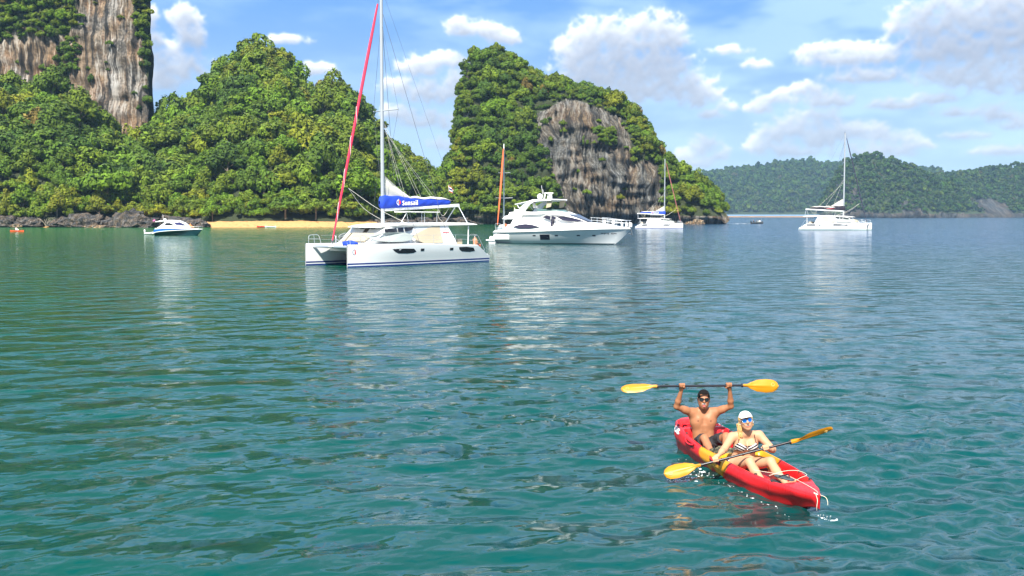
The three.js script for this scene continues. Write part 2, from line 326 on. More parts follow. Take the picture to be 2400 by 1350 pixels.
function tubeGeo(pts, rad, seg = 6, closed = false) {   // tapered tube through points; rad(t) or number
  const curve = new THREE.CatmullRomCurve3(pts.map((q) => q.isVector3 ? q : V(...q)), closed, 'centripetal'), N = Math.max(2, (pts.length - 1) * (pts.length > 2 ? 4 : 1));
  const g = new THREE.TubeGeometry(curve, N, 1, seg, closed), P = g.attributes.position;
  for (let i = 0; i <= N; i++) { const c = curve.getPointAt(i / N), r = typeof rad === 'function' ? rad(i / N) : rad; for (let j = 0; j <= seg; j++) { const k = i * (seg + 1) + j; P.setXYZ(k, c.x + (P.getX(k) - c.x) * r, c.y + (P.getY(k) - c.y) * r, c.z + (P.getZ(k) - c.z) * r); } }
  return g;
}
function trunkGeo(seed) {
  const R = rng(seed), g = [tubeGeo([[0, -0.9, 0], [0.05 * R(), -0.4, 0.04], [0.04, 0.1, 0.02 * R()], [0.02, 0.45, 0]], (t) => 0.065 * (1 - 0.6 * t), 6)];
  for (let i = 0; i < 4; i++) { const a = i * 1.7 + R(); g.push(tubeGeo([[0.04, -0.15 + 0.1 * i, 0.02], [Math.cos(a) * 0.28, 0.1 + 0.08 * i, Math.sin(a) * 0.28], [Math.cos(a) * 0.55, 0.3 + 0.05 * i, Math.sin(a) * 0.55]], (t) => 0.03 * (1 - 0.7 * t), 5)); }
  return mergeGeometries(g.map(plain));
}
const crownShapes = [[1, 13, 1500, 0.092, 0.9], [2, 16, 1600, 0.088, 0.75], [3, 11, 1400, 0.096, 1.05], [4, 14, 1500, 0.09, 0.85], [5, 10, 1350, 0.098, 1.15], [6, 18, 1650, 0.086, 0.7]].map((a) => crownGeo(a[0] * 91, ...a.slice(1)));
const trunkShapes = [1, 2, 3].map((s) => trunkGeo(s * 7));
const farCrowns = [[1, 4, 130, 0.26], [2, 5, 150, 0.24], [3, 3, 120, 0.28]].map((a) => crownGeo(a[0] * 57, ...a.slice(1)));

// ---------------------------------------------------------------- landforms: a front face from the foot to the crest, and a back
// columns: [bearing pixel of the crest, height pixel, crest distance, foot distance, roundness, steep rock 0..1]
function landform(name, columns, o) {
  const C = columns.map(([px, py, dr, db, round, rock]) => { const r = at(px, py, dr), b = at(px, 505, db); return [b.x, b.z, r.x, r.y, r.z, round, rock]; });
  const cr = (a, b, c, d, t) => 0.5 * (2 * b + (c - a) * t + (2 * a - 5 * b + 4 * c - d) * t * t + (3 * b - a - 3 * c + d) * t * t * t);
  const colAt = (u) => { const f = clamp(u, 0, 0.99999) * (C.length - 1), i = Math.floor(f), t = f - i, A = C[Math.max(0, i - 1)], B = C[i], D = C[i + 1], E = C[Math.min(C.length - 1, i + 2)]; return B.map((_, k) => lerp(cr(A[k], B[k], D[k], E[k], t), lerp(B[k], D[k], t), 0.45)); };
  // columns spaced evenly in x
  const us = [], x0 = C[0][2], x1 = C[C.length - 1][2];
  { let u = 0; for (let i = 0; i <= o.nu; i++) { const X = lerp(x0, x1, i / o.nu); let lo = 0, hi = 1; for (let q = 0; q < 24; q++) { const m = (lo + hi) / 2; if (colAt(m)[2] < X) lo = m; else hi = m; } us.push((lo + hi) / 2); } }
  const foot = o.foot ?? -0.5, depth = o.back ?? 60, rough = o.rough ?? 2.4;
  function point(i, v) {
    const c = colAt(us[i]), t = v <= 1 ? v : 2 - v, th = t * Math.PI / 2, rd = clamp(c[5]);
    const hy = lerp(t, Math.sin(th), rd), dz = lerp(t, 1 - Math.cos(th), rd);
    const y = foot + (c[3] - foot) * hy;
    let x = lerp(c[0], c[2], dz), z = lerp(c[1], c[4], dz);
    if (v > 1) { z = c[4] - (1 - dz) * depth; x = c[2] * z / c[4] * (o.taper ?? 1); }
    const w = smooth(0, 0.12, t), rock = clamp(c[6]);
    // undercut at the waterline, bulges, and upright flutes on the bare rock
    const amp = lerp(rough, 1.6, rock), nx = fbm3(x * 0.045 + o.seed, y * 0.05, z * 0.045, 4), ny = fbm3(x * 0.11 + 9, y * 0.1 + o.seed, z * 0.11, 3);
    let push = amp * (nx * 1.6 + ny * 0.7) * w;
    if (rock > 0.02 && v <= 1) {
      const f = n2(x * 0.42 + o.seed, y * 0.035 + z * 0.02), f2 = n2(x * 1.1 + 40, y * 0.10), ledge = n2(x * 0.06, y * 0.22 + o.seed);
      push += rock * (o.relief ?? 1) * (0.95 * (1 - 2 * Math.abs(f)) + 0.45 * f2 + 0.7 * ledge) + rock * (o.bulge ?? 0) * Math.sin(Math.PI * clamp(t * 1.15));
    }
    if (o.undercut && v <= 1) push -= o.undercut * (1 - smooth(0.0, 0.075, t * (c[3] / 60 + 0.25)));
    return V(x + nx * amp * 0.5 * w, y + ny * amp * 0.5 * w, z + (v <= 1 ? push : -push * 0.3));
  }
  const NU = o.nu, NV = o.nv;
  const g = gridGeo(NU, NV * 2, (u, v) => point(Math.round(u * NU), v * 2), (u, v, q) => [(q.x - x0) / (o.tile ?? 120), q.y / (o.tile ?? 120)]);
  // rock faces and wooded ground are two pieces of one landform
  const ix = g.index.array, P = g.attributes.position, N = g.attributes.normal, rockIx = [], soilIx = [];
  for (let k = 0; k < ix.length; k += 3) {
    const cell = Math.floor(k / 6), i = cell % NU, j = Math.floor(cell / NU);
    const a = ix[k], wet = o.wetRock && P.getY(a) < o.wetRock && j < NV;
    (j < NV && (o.isRock(P.getX(a), P.getY(a), P.getZ(a)) || wet) ? rockIx : soilIx).push(ix[k], ix[k + 1], ix[k + 2]);
  }
  const land = new THREE.Group(); land.name = name; scene.add(land); tag(land, o.label, null, null, 'structure');
  const sub = (list, nm, m) => { if (!list.length) return; const q = g.clone(); q.setIndex(list); part(land, nm, compact(q), m); };
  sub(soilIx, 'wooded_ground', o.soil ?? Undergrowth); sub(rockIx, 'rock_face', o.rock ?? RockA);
  // places for trees on the front face
  const R = rng(o.seed * 13 + 5), spots = [], cells = new Map(), S = o.spacing;
  const A = V(), B = V(), D = V(), n = V(), list = [], cum = []; let tot = 0;
  for (let k = 0; k < ix.length; k += 3) { const j = Math.floor(Math.floor(k / 6) / NU); if (j > NV * 1.12) continue; A.fromBufferAttribute(P, ix[k]); B.fromBufferAttribute(P, ix[k + 1]).sub(A); D.fromBufferAttribute(P, ix[k + 2]).sub(A); tot += B.cross(D).length() / 2; list.push(k); cum.push(tot); }
  for (let q = 0; q < tot / (S * S) * 9; q++) {
    const w = R() * tot; let lo = 0, hi = cum.length - 1; while (lo < hi) { const m = (lo + hi) >> 1; if (cum[m] < w) lo = m + 1; else hi = m; }
    const k = list[lo]; let u = R(), v = R(); if (u + v > 1) { u = 1 - u; v = 1 - v; }
    A.fromBufferAttribute(P, ix[k]); B.fromBufferAttribute(P, ix[k + 1]); D.fromBufferAttribute(P, ix[k + 2]);
    const pt = V(A.x + (B.x - A.x) * u + (D.x - A.x) * v, A.y + (B.y - A.y) * u + (D.y - A.y) * v, A.z + (B.z - A.z) * u + (D.z - A.z) * v);
    n.fromBufferAttribute(N, ix[k]); if (n.z < -0.35) continue;
    const want = o.treeHere(pt, n, R()); if (!want) continue;
    const sp = S * want * 0.95, key = (a, b, c) => a + ',' + b + ',' + c, ci = Math.floor(pt.x / S), cj = Math.floor(pt.y / S), ck = Math.floor(pt.z / S);
    let ok = true; for (let a = -1; a <= 1 && ok; a++) for (let b = -1; b <= 1 && ok; b++) for (let c = -1; c <= 1 && ok; c++) for (const s of cells.get(key(ci + a, cj + b, ck + c)) ?? []) if (s.distanceTo(pt) < sp) { ok = false; break; }
    if (!ok) continue;
    const kk = key(ci, cj, ck); if (!cells.has(kk)) cells.set(kk, []); cells.get(kk).push(pt);
    spots.push({ p: pt, n: n.clone(), size: Math.min(o.crown * want * (0.58 + 1.0 * R() * R() + 0.12 * R()), o.crown * 1.22), r: R(), r2: R(), r3: R(), form: name });
  }
  // low growth filling the gaps between the crowns
  for (let q = 0; q < tot / (S * S) * (o.fill ?? 1.6); q++) {
    const w = R() * tot; let lo = 0, hi = cum.length - 1; while (lo < hi) { const m = (lo + hi) >> 1; if (cum[m] < w) lo = m + 1; else hi = m; }
    const k = list[lo]; A.fromBufferAttribute(P, ix[k]); n.fromBufferAttribute(N, ix[k]); const want = n.z < -0.35 ? 0 : o.treeHere(A, n, R()); if (!want || want < 0.6) continue;
    spots.push({ p: A.clone(), n: n.clone(), size: o.crown * (0.26 + 0.2 * R()), r: R(), r2: R(), r3: R(), form: name, low: true });
  }
  return spots;
}
function compact(g) {
  const map = new Map(), ix = [], names = Object.keys(g.attributes), arr = Object.fromEntries(names.map((k) => [k, []]));
  for (const v of g.index.array) { if (!map.has(v)) { map.set(v, map.size); for (const k of names) { const a = g.attributes[k]; for (let c = 0; c < a.itemSize; c++) arr[k].push(a.array[v * a.itemSize + c]); } } ix.push(map.get(v)); }
  const r = new THREE.BufferGeometry(); for (const k of names) r.setAttribute(k, new THREE.Float32BufferAttribute(arr[k], g.attributes[k].itemSize)); r.setIndex(ix); return r;
}
const inside = (poly) => (x, y) => { let c = false; for (let i = 0, j = poly.length - 1; i < poly.length; j = i++) { const [a, b] = poly[i], [d, e] = poly[j]; if ((b > y) !== (e > y) && x < (d - a) * (y - b) / (e - b) + a) c = !c; } return c; };
const outline = (pts, d) => inside(pts.map(([x, y]) => { const q = at(x, y, d); return [q.x, q.y]; }));

// the great cliff on the left
const cliffWood1 = outline([[-300, -400], [10, -200], [100, -60], [165, -20], [165, 50], [130, 82], [60, 80], [-10, 95], [-300, 90]], 392);
const cliffWood2 = outline([[310, -200], [420, -200], [420, 300], [372, 300], [362, 200], [352, 110], [330, 50]], 404), cliffWood3 = outline([[125, 80], [170, 85], [178, 130], [160, 170], [150, 195], [120, 195], [118, 130]], 392);
const cliffSpots = landform('cliff', [
  [-420, -90, 410, 398, 0.5, 1], [-250, -120, 408, 397, 0.4, 1], [-60, -150, 405, 396, 0.3, 1], [60, -170, 402, 395, 0.25, 1], [140, -180, 402, 398, 0.25, 1], [170, -180, 402, 393, 0.25, 1], [260, -170, 400, 391, 0.2, 1], [330, -150, 401, 392, 0.2, 1], [366, -120, 404, 396, 0.2, 1], [374, -100, 410, 404, 0.2, 1], [380, -60, 416, 409, 0.2, 0.6]],
  { nu: 190, nv: 110, seed: 3, label: 'tall orange and grey streaked limestone cliff', back: 55, tile: 125, rough: 2.2, spacing: 3.0, crown: 2.6, rock: RockA,
    isRock: (x, y) => !((cliffWood1(x, y) && y > 75) || cliffWood2(x, y)), treeHere: (p, n, r) => (cliffWood1(p.x + 2 * n2(p.y * .2, 1), p.y) ? 0.9 : cliffWood2(p.x + 2 * n2(p.y * .2, 4), p.y) ? 0.75 + 0.5 * r : cliffWood3(p.x, p.y) ? 0.8 : r < 0.006 ? 0.5 : 0) });
// the wooded slope before it, rising on the right to a dome
const slopeSpots = landform('hill', [
  [-420, 235, 380, 304, 0.15, 0], [-150, 225, 380, 304, 0.15, 0], [0, 222, 380, 303, 0.2, 0], [120, 235, 380, 303, 0.2, 0], [190, 262, 380, 303, 0.2, 0], [240, 305, 382, 304, 0.2, 0], [290, 352, 386, 306, 0.2, 0], [340, 330, 392, 308, 0.2, 0], [395, 318, 405, 311, 0.2, 0], [430, 285, 425, 313, 0.25, 0], [470, 250, 440, 315, 0.25, 0], [500, 205, 443, 315, 0.25, 0], [550, 165, 445, 316, 0.25, 0], [615, 140, 446, 317, 0.25, 0], [660, 158, 445, 317, 0.25, 0], [688, 215, 444, 317, 0.25, 0], [704, 252, 442, 318, 0.3, 0], [765, 240, 440, 318, 0.35, 0], [822, 246, 440, 320, 0.35, 0], [848, 300, 440, 326, 0.3, 0], [900, 372, 445, 338, 0.2, 0], [960, 398, 450, 362, 0.2, 0], [1040, 425, 455, 398, 0.2, 0], [1110, 455, 470, 412, 0.2, 0]],
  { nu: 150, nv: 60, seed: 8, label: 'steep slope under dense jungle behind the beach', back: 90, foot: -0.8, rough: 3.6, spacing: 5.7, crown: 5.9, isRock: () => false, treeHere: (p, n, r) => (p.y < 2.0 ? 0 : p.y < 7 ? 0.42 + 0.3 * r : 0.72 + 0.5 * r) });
// the island rock
const rockPatch = outline([[1255, 300], [1262, 262], [1300, 240], [1345, 215], [1400, 238], [1465, 268], [1484, 330], [1486, 385], [1520, 372], [1550, 372], [1556, 470], [1550, 540], [1320, 540], [1322, 470], [1300, 420], [1275, 370], [1258, 340]], 420);
const leftFace = outline([[1062, 115], [1096, 112], [1108, 180], [1104, 260], [1098, 330], [1076, 385], [1055, 380]], 445), rockGap1 = outline([[1180, 150], [1215, 145], [1220, 185], [1185, 190]], 450);
const ledge1 = outline([[1395, 300], [1440, 305], [1440, 345], [1400, 340]], 420), ledge2 = outline([[1482, 270], [1530, 300], [1552, 352], [1520, 366], [1486, 372]], 425);
const islandSpots = landform('island', [
  [1040, 440, 460, 416, 0.3, 0], [1066, 360, 458, 414, 0.35, 0.2], [1088, 185, 456, 411, 0.45, 0.4], [1104, 138, 455, 408, 0.4, 0.3], [1146, 128, 455, 402, 0.3, 0.1], [1190, 134, 456, 400, 0.3, 0], [1215, 152, 456, 401, 0.35, 0], [1262, 190, 456, 405, 0.5, 0.3], [1310, 202, 456, 414, 0.8, 0.8], [1370, 222, 455, 420, 1, 1], [1440, 246, 455, 423, 1, 1], [1500, 296, 453, 426, 1, 1], [1542, 372, 450, 428, 0.95, 0.9], [1575, 398, 448, 424, 0.8, 0.3], [1635, 438, 446, 418, 0.8, 0.1], [1680, 482, 442, 418, 0.8, 0.1], [1702, 512, 436, 421, 0.6, 0.1]],
  { nu: 170, nv: 90, seed: 21, label: 'steep jungle covered limestone rock island with a bare grey cliff', back: 70, rough: 2.6, spacing: 3.9, crown: 3.7, undercut: 4.5, bulge: 5.0, relief: 2.3, rock: RockB, tile: 110, wetRock: 3.2,
    isRock: (x, y) => rockPatch(x, y) || leftFace(x, y) || rockGap1(x, y),
    treeHere: (p, n, r) => (p.y < 4.2 + 1.5 * n2(p.x * 0.2, 3) ? 0 : ledge1(p.x, p.y) ? 0.6 * (r < 0.5) : ledge2(p.x, p.y) ? 0.7 : rockPatch(p.x + 1.5 * n2(p.y * 0.2, 7), p.y + 1.5 * n2(p.x * 0.2, 2)) ? (r < 0.012 ? 0.45 : 0) : rockPatch(p.x + 2.6, p.y - 1.2) || rockPatch(p.x - 2.6, p.y - 1.2) || rockPatch(p.x, p.y - 2.4) ? (r < 0.5 ? 0.42 : 0) : leftFace(p.x, p.y) ? 0.55 * (r < 0.45) : 0.72 + 0.5 * r) });
// far hills across the bay
const farFace = outline([[1975, 470], [2000, 420], [2030, 440], [2040, 505], [1985, 508]], 1500), farFace2 = outline([[2125, 470], [2160, 480], [2170, 508], [2120, 508]], 1500), farFace3 = outline([[2300, 470], [2350, 465], [2360, 508], [2290, 508]], 1700);
const farOptions = { nu: 90, nv: 26, rough: 9, spacing: 9.5, crown: 7.5, soil: FarUndergrowth, rock: RockFar, tile: 220, back: 260 };
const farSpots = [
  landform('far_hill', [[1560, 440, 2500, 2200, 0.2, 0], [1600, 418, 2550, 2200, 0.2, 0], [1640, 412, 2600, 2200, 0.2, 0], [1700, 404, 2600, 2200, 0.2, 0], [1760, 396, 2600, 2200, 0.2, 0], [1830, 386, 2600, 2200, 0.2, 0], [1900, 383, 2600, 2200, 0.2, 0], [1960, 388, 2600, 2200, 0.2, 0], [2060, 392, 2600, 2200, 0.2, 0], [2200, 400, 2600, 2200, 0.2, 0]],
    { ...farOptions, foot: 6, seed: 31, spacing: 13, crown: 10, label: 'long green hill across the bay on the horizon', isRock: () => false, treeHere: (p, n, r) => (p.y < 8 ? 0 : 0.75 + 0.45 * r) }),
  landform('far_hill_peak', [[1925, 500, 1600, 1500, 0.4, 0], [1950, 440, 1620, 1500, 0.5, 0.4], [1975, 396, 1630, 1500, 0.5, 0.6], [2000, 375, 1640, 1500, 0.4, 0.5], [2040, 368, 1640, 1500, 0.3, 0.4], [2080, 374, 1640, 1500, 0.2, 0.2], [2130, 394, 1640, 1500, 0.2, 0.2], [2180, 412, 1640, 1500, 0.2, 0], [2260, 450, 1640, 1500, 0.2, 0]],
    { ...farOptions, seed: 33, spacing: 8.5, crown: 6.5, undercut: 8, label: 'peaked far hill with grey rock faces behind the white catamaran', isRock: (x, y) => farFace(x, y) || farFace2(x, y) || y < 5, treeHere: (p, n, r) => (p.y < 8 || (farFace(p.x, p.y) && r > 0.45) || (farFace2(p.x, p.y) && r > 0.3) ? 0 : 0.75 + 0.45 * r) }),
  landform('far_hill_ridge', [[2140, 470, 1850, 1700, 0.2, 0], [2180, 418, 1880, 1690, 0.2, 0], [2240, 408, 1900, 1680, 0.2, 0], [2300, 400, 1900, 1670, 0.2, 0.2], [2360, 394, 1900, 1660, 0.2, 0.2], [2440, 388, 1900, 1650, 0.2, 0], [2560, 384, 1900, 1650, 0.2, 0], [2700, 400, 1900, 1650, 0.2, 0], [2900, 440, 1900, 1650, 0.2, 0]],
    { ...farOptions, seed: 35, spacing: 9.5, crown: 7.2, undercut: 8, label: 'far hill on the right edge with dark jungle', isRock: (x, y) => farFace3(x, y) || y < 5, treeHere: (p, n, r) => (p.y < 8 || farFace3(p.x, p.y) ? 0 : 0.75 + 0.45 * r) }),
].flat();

// ---------------------------------------------------------------- planting
{
  const up = V(0, 1, 0), q = new THREE.Quaternion(), M = new THREE.Matrix4();
  const place = (s, upright) => {   // base of the crown, leaning out a little on steep faces
    const lean = s.n.clone().setY(0); const steep = clamp(1 - s.n.y);
    return { pos: s.p.clone().addScaledVector(up, s.size * (0.62 - 0.3 * steep)).addScaledVector(lean, s.size * 0.45 * steep), scale: V(s.size * (0.9 + 0.25 * s.r2), s.size * (0.80 + 0.60 * s.r3), s.size * (0.9 + 0.25 * s.r)), turn: s.r * 6.283 };
  };
  const tintOf = (s, k) => { const v = 0.5 + 0.5 * n3(s.p.x * 0.03, s.p.y * 0.045, s.p.z * 0.02 + k), w = clamp(v * 0.7 + s.r2 * 0.5 - 0.12); return s.r3 > 0.993 ? 6 : w < 0.2 ? 4 : w < 0.42 ? 2 : w < 0.60 ? 1 : w < 0.72 ? 5 : w < 0.88 ? 0 : 3; };
  const near = [...cliffSpots, ...slopeSpots, ...islandSpots];
  const view = (s) => { const d = -s.p.z, X = 1200 + 2400 * s.p.x / d, Y = 505 - 2400 * (s.p.y - CAM_H) / d; return X > -20 && X < 1720 && Y > -10 && s.n.z > -0.1; };
  const ranked = near.filter((s) => s.form !== 'cliff' && !s.low && view(s)).sort((a, b) => b.size / -b.p.z - a.size / -a.p.z).slice(0, 300), own = new Set(ranked);
  const words = ['olive green', 'mid green', 'deep green', 'yellow green', 'dark green', 'bright green', 'rusty brown'];
  const protos = new Map();
  ranked.forEach((s) => {
    const k = Math.floor(s.r * 6) % 6, t = tintOf(s, 0), key = k + '_' + t, f = place(s);
    let o;
    const where = s.form === 'island' ? 'on the rock island' : 'on the jungle slope behind the beach';
    if (!protos.has(key)) {
      o = new THREE.Group(); part(o, 'crown', crownShapes[k], Leaf[t]); part(o, 'trunk', trunkShapes[k % 3], Bark); protos.set(key, o);
    } else o = protos.get(key).clone();
    o.name = numbered('jungle_tree'); scene.add(o);
    tag(o, words[t] + ' broad crowned jungle tree ' + where, 'tree', words[t] + ' jungle trees ' + where);
    o.position.copy(f.pos); o.scale.copy(f.scale); o.rotation.y = f.turn;
  });
  const forest = (name, label, list, crowns, tints) => {
    const grp = new THREE.Group(); grp.name = name; scene.add(grp); tag(grp, label, 'forest', null, 'stuff');
    crowns.forEach((c, k) => {
      const mine = list.filter((s, i) => i % crowns.length === k), im = new THREE.InstancedMesh(c, LeafWhite, mine.length);
      mine.forEach((s, i) => { const f = place(s); q.setFromAxisAngle(up, f.turn); im.setMatrixAt(i, M.compose(f.pos, q, f.scale)); const b = tints[tintOf(s, 0)], g = 0.8 + 0.4 * s.r; im.setColorAt(i, rgb(b[0] * g, b[1] * g, b[2] * g)); });
      im.name = 'crown'; im.userData.kind = 'stuff'; im.castShadow = im.receiveShadow = true; grp.add(im);
    });
  };
  forest('jungle', 'mass of smaller jungle trees and shrubs between the big crowns', near.filter((s) => !own.has(s)), crownShapes, leafTints);
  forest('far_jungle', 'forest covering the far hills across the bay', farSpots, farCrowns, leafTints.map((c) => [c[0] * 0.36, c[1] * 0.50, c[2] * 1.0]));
}

// ---------------------------------------------------------------- the beach
const sandTex = dataTex(512, 512, (u, v) => { const q = 0.5 + 0.5 * fbm2(u * 9, v * 9, 5), w = 0.5 + 0.5 * fbm2(u * 40, v * 40, 3), d = smooth(0.62, 0.8, q) * 0.25; return [0.70 + 0.10 * w - d, 0.52 + 0.09 * w - d, 0.31 + 0.08 * w - d * 0.8]; });
sandTex.repeat.set(1 / 22, 1 / 22);
const Sand = new THREE.MeshStandardMaterial({ map: sandTex, roughness: 0.95 });
function shoreShrubs(line) {
  const R = rng(404), list = [], grp = new THREE.Group(), M = new THREE.Matrix4(), q = new THREE.Quaternion();
  for (let k = 0; k < 560; k++) {
    const f = R() * (line.length - 1.001), i = Math.floor(f), t = f - i, L = line[i].map((a, c) => lerp(a, line[i + 1][c], t)), w = 1.02 + 0.28 * R(), s = 1.2 + 1.9 * R() * R();
    const rocky = f < 3.6 ? 1 : 0; list.push([lerp(L[0], L[2], w - 0.12 * rocky), 1.3 + 1.6 * (w - 1) + rocky * (1.0 + 1.2 * R()), lerp(L[1], L[3], w - 0.12 * rocky), s * (1 + 0.35 * rocky), R(), R()]);
  }
  grp.name = 'shore_shrubs'; scene.add(grp); tag(grp, 'low green shrubs crowding along the back of the beach', 'shrubs', null, 'stuff');
  crownShapes.slice(0, 4).forEach((c, k) => {
    const mine = list.filter((_, i) => i % 4 === k), im = new THREE.InstancedMesh(c, LeafWhite, mine.length);
    mine.forEach(([x, y, z, s, a, b], i) => { q.setFromAxisAngle(V(0, 1, 0), a * 6.283); im.setMatrixAt(i, M.compose(V(x, y, z), q, V(s * 1.2, s * (0.9 + 0.5 * b), s))); const t = leafTints[[0, 1, 1, 5, 2, 3][Math.floor(b * 6)]], g = 0.8 + 0.4 * a; im.setColorAt(i, rgb(t[0] * g, t[1] * g, t[2] * g)); });
    im.name = 'shrub'; im.userData.kind = 'stuff'; im.castShadow = im.receiveShadow = true; grp.add(im);
  });
}
{
  // waterline and inland edge, following the shore
  const line = [[-420, 306, 318], [-100, 304, 318], [200, 303, 318], [430, 305, 322], [490, 303, 329], [600, 302, 329], [700, 304, 329], [800, 309, 331], [870, 319, 341], [930, 340, 362]].map(([px, a, b]) => [(px - 1200) / 2400 * a, -a, (px - 1200) / 2400 * b, -b]);
  const g = gridGeo(150, 14, (u, v) => {
    const f = Math.min(u * (line.length - 1), line.length - 1.001), i = Math.floor(f), t = f - i, A = line[i], B = line[i + 1], L = A.map((q, k) => lerp(q, B[k], t));
    const w = v * 1.25 - 0.25, n = 0.8 * n2(u * 30, 1) + 0.3 * n2(u * 90, 3);
    return V(lerp(L[0], L[2], w), -0.35 + 2.55 * smooth(-0.3, 1.0, w) + 0.12 * fbm2(u * 60, v * 5, 3), lerp(L[1], L[3], w) + n);
  }, (u, v, q) => [q.x, q.z]);
  tag(part(scene, 'beach', g, Sand), 'narrow golden sand beach under the jungle slope', null, null, 'structure');
  // low shrubs crowding the back of the beach
  shoreShrubs(line);
  const far = gridGeo(40, 4, (u, v) => { const px = lerp(1660, 1905, u), d = 2120 + v * 120 + 12 * n2(u * 9, 2); return V((px - 1200) / 2400 * d, -0.8 + v * 2.9, -d); }, (u, v, q) => [q.x / 3, q.z / 3]);
  tag(part(scene, 'far_beach', far, Sand), 'thin strip of pale sand below the far hill', null, null, 'structure');
}

// ---------------------------------------------------------------- boat materials and shaping helpers
const Gel = mat(0.64, 0.66, 0.67, 0.28, { clearcoat: 0.4, clearcoatRoughness: 0.15 }), Deck = mat(0.76, 0.75, 0.72, 0.6), Cream = mat(0.40, 0.345, 0.25, 0.7), PaleGrey = mat(0.30, 0.335, 0.325, 0.7);
const DarkGlass = mat(0.012, 0.013, 0.018, 0.06, { specularIntensity: 1 }), Navy = mat(0.008, 0.022, 0.16, 0.35), Antifoul = mat(0.01, 0.03, 0.06, 0.6), Alloy = mat(0.62, 0.64, 0.66, 0.32, { metalness: 0.75 }), MastPaint = mat(0.36, 0.39, 0.42, 0.38, { metalness: 0.25 });
const BlueCloth = mat(0.006, 0.045, 0.42, 0.8), SailCloth = mat(0.72, 0.69, 0.60, 0.85, { transmission: 0.25, thickness: 0, side: THREE.DoubleSide }), PinkCloth = mat(0.62, 0.022, 0.065, 0.75), WhiteTape = mat(0.82, 0.80, 0.80, 0.7), Wire = mat(0.10, 0.11, 0.12, 0.5, { metalness: 0.4 }), Rope = mat(0.75, 0.72, 0.64, 0.9), Black = mat(0.012, 0.012, 0.013, 0.5), RedPaint = mat(0.62, 0.02, 0.025, 0.5), BlackCloth = mat(0.010, 0.008, 0.020, 0.8), OrangeCloth = mat(0.62, 0.12, 0.035, 0.8), Teak = mat(0.36, 0.22, 0.11, 0.8), Netting = mat(0.35, 0.36, 0.36, 0.9);
import { toCreasedNormals } from 'three/addons/utils/BufferGeometryUtils.js';
const crease = (g, a = 0.7) => toCreasedNormals(plain(g), a);
function bar(a, b, r, seg = 6) { return tubeGeo([a, b], r, seg); }
function box(w, h, d, x, y, z) { const g = new THREE.BoxGeometry(w, h, d); g.translate(x, y, z); return g; }
// a body with a side outline (x, y) and a half width w(x, y), rounded along its edges
function slab(profile, w, bevel = 0.06, step = 0.35) {
  const wf = typeof w === 'function' ? w : () => w, P = [];
  if (THREE.ShapeUtils.area(profile.map((q) => new THREE.Vector2(...q))) < 0) profile = [...profile].reverse();
  profile.forEach((a, i) => { const b = profile[(i + 1) % profile.length], n = Math.max(1, Math.ceil(Math.hypot(b[0] - a[0], b[1] - a[1]) / step)); for (let k = 0; k < n; k++) P.push([lerp(a[0], b[0], k / n), lerp(a[1], b[1], k / n)]); });
  const N = P.length, I = P.map((p, i) => { const a = P[(i + N - 1) % N], b = P[(i + 1) % N], l = Math.hypot(b[0] - a[0], b[1] - a[1]) || 1; return [p[0] - (b[1] - a[1]) / l * bevel, p[1] + (b[0] - a[0]) / l * bevel]; });
  const pos = [], ix = [], ring = (pts, f) => { const o = pos.length / 3; for (const [x, y] of pts) pos.push(x, y, f(x, y)); return o; };
  const r = [ring(I, (x, y) => wf(x, y)), ring(P, (x, y) => wf(x, y) - bevel * 0.9), ring(P, (x, y) => -wf(x, y) + bevel * 0.9), ring(I, (x, y) => -wf(x, y))];
  for (let k = 0; k < 3; k++) for (let i = 0; i < N; i++) { const j = (i + 1) % N, a = r[k] + i, b = r[k] + j, c = r[k + 1] + i, d = r[k + 1] + j; ix.push(a, c, b, b, c, d); }
  const tri = THREE.ShapeUtils.triangulateShape(I.map((q) => new THREE.Vector2(...q)), []);
  for (const t of tri) { ix.push(r[0] + t[0], r[0] + t[1], r[0] + t[2], r[3] + t[0], r[3] + t[2], r[3] + t[1]); }
  const g = new THREE.BufferGeometry(); g.setAttribute('position', new THREE.Float32BufferAttribute(pos, 3)); g.setIndex(ix); g.computeVertexNormals();
  return crease(g, 0.5);
}
// a thin plate lying on the side of such a body; side = +1 or -1
function plate(profile, w, side, thick = 0.02) {
  const wf = typeof w === 'function' ? w : () => w, P = [];
  profile.forEach((a, i) => { const b = profile[(i + 1) % profile.length], n = Math.max(1, Math.ceil(Math.hypot(b[0] - a[0], b[1] - a[1]) / 0.3)); for (let k = 0; k < n; k++) P.push([lerp(a[0], b[0], k / n), lerp(a[1], b[1], k / n)]); });
  const pos = [], ix = [], N = P.length; for (const e of [thick, -0.03]) for (const [x, y] of P) pos.push(x, y, side * (wf(x, y) + e));
  for (let i = 0; i < N; i++) { const j = (i + 1) % N; ix.push(i, i + N, j, j, i + N, j + N); }
  for (const t of THREE.ShapeUtils.triangulateShape(P.map((q) => new THREE.Vector2(...q)), [])) ix.push(...t);
  const g = new THREE.BufferGeometry(); g.setAttribute('position', new THREE.Float32BufferAttribute(pos, 3)); g.setIndex(ix); g.computeVertexNormals(); return crease(g, 0.4);
}
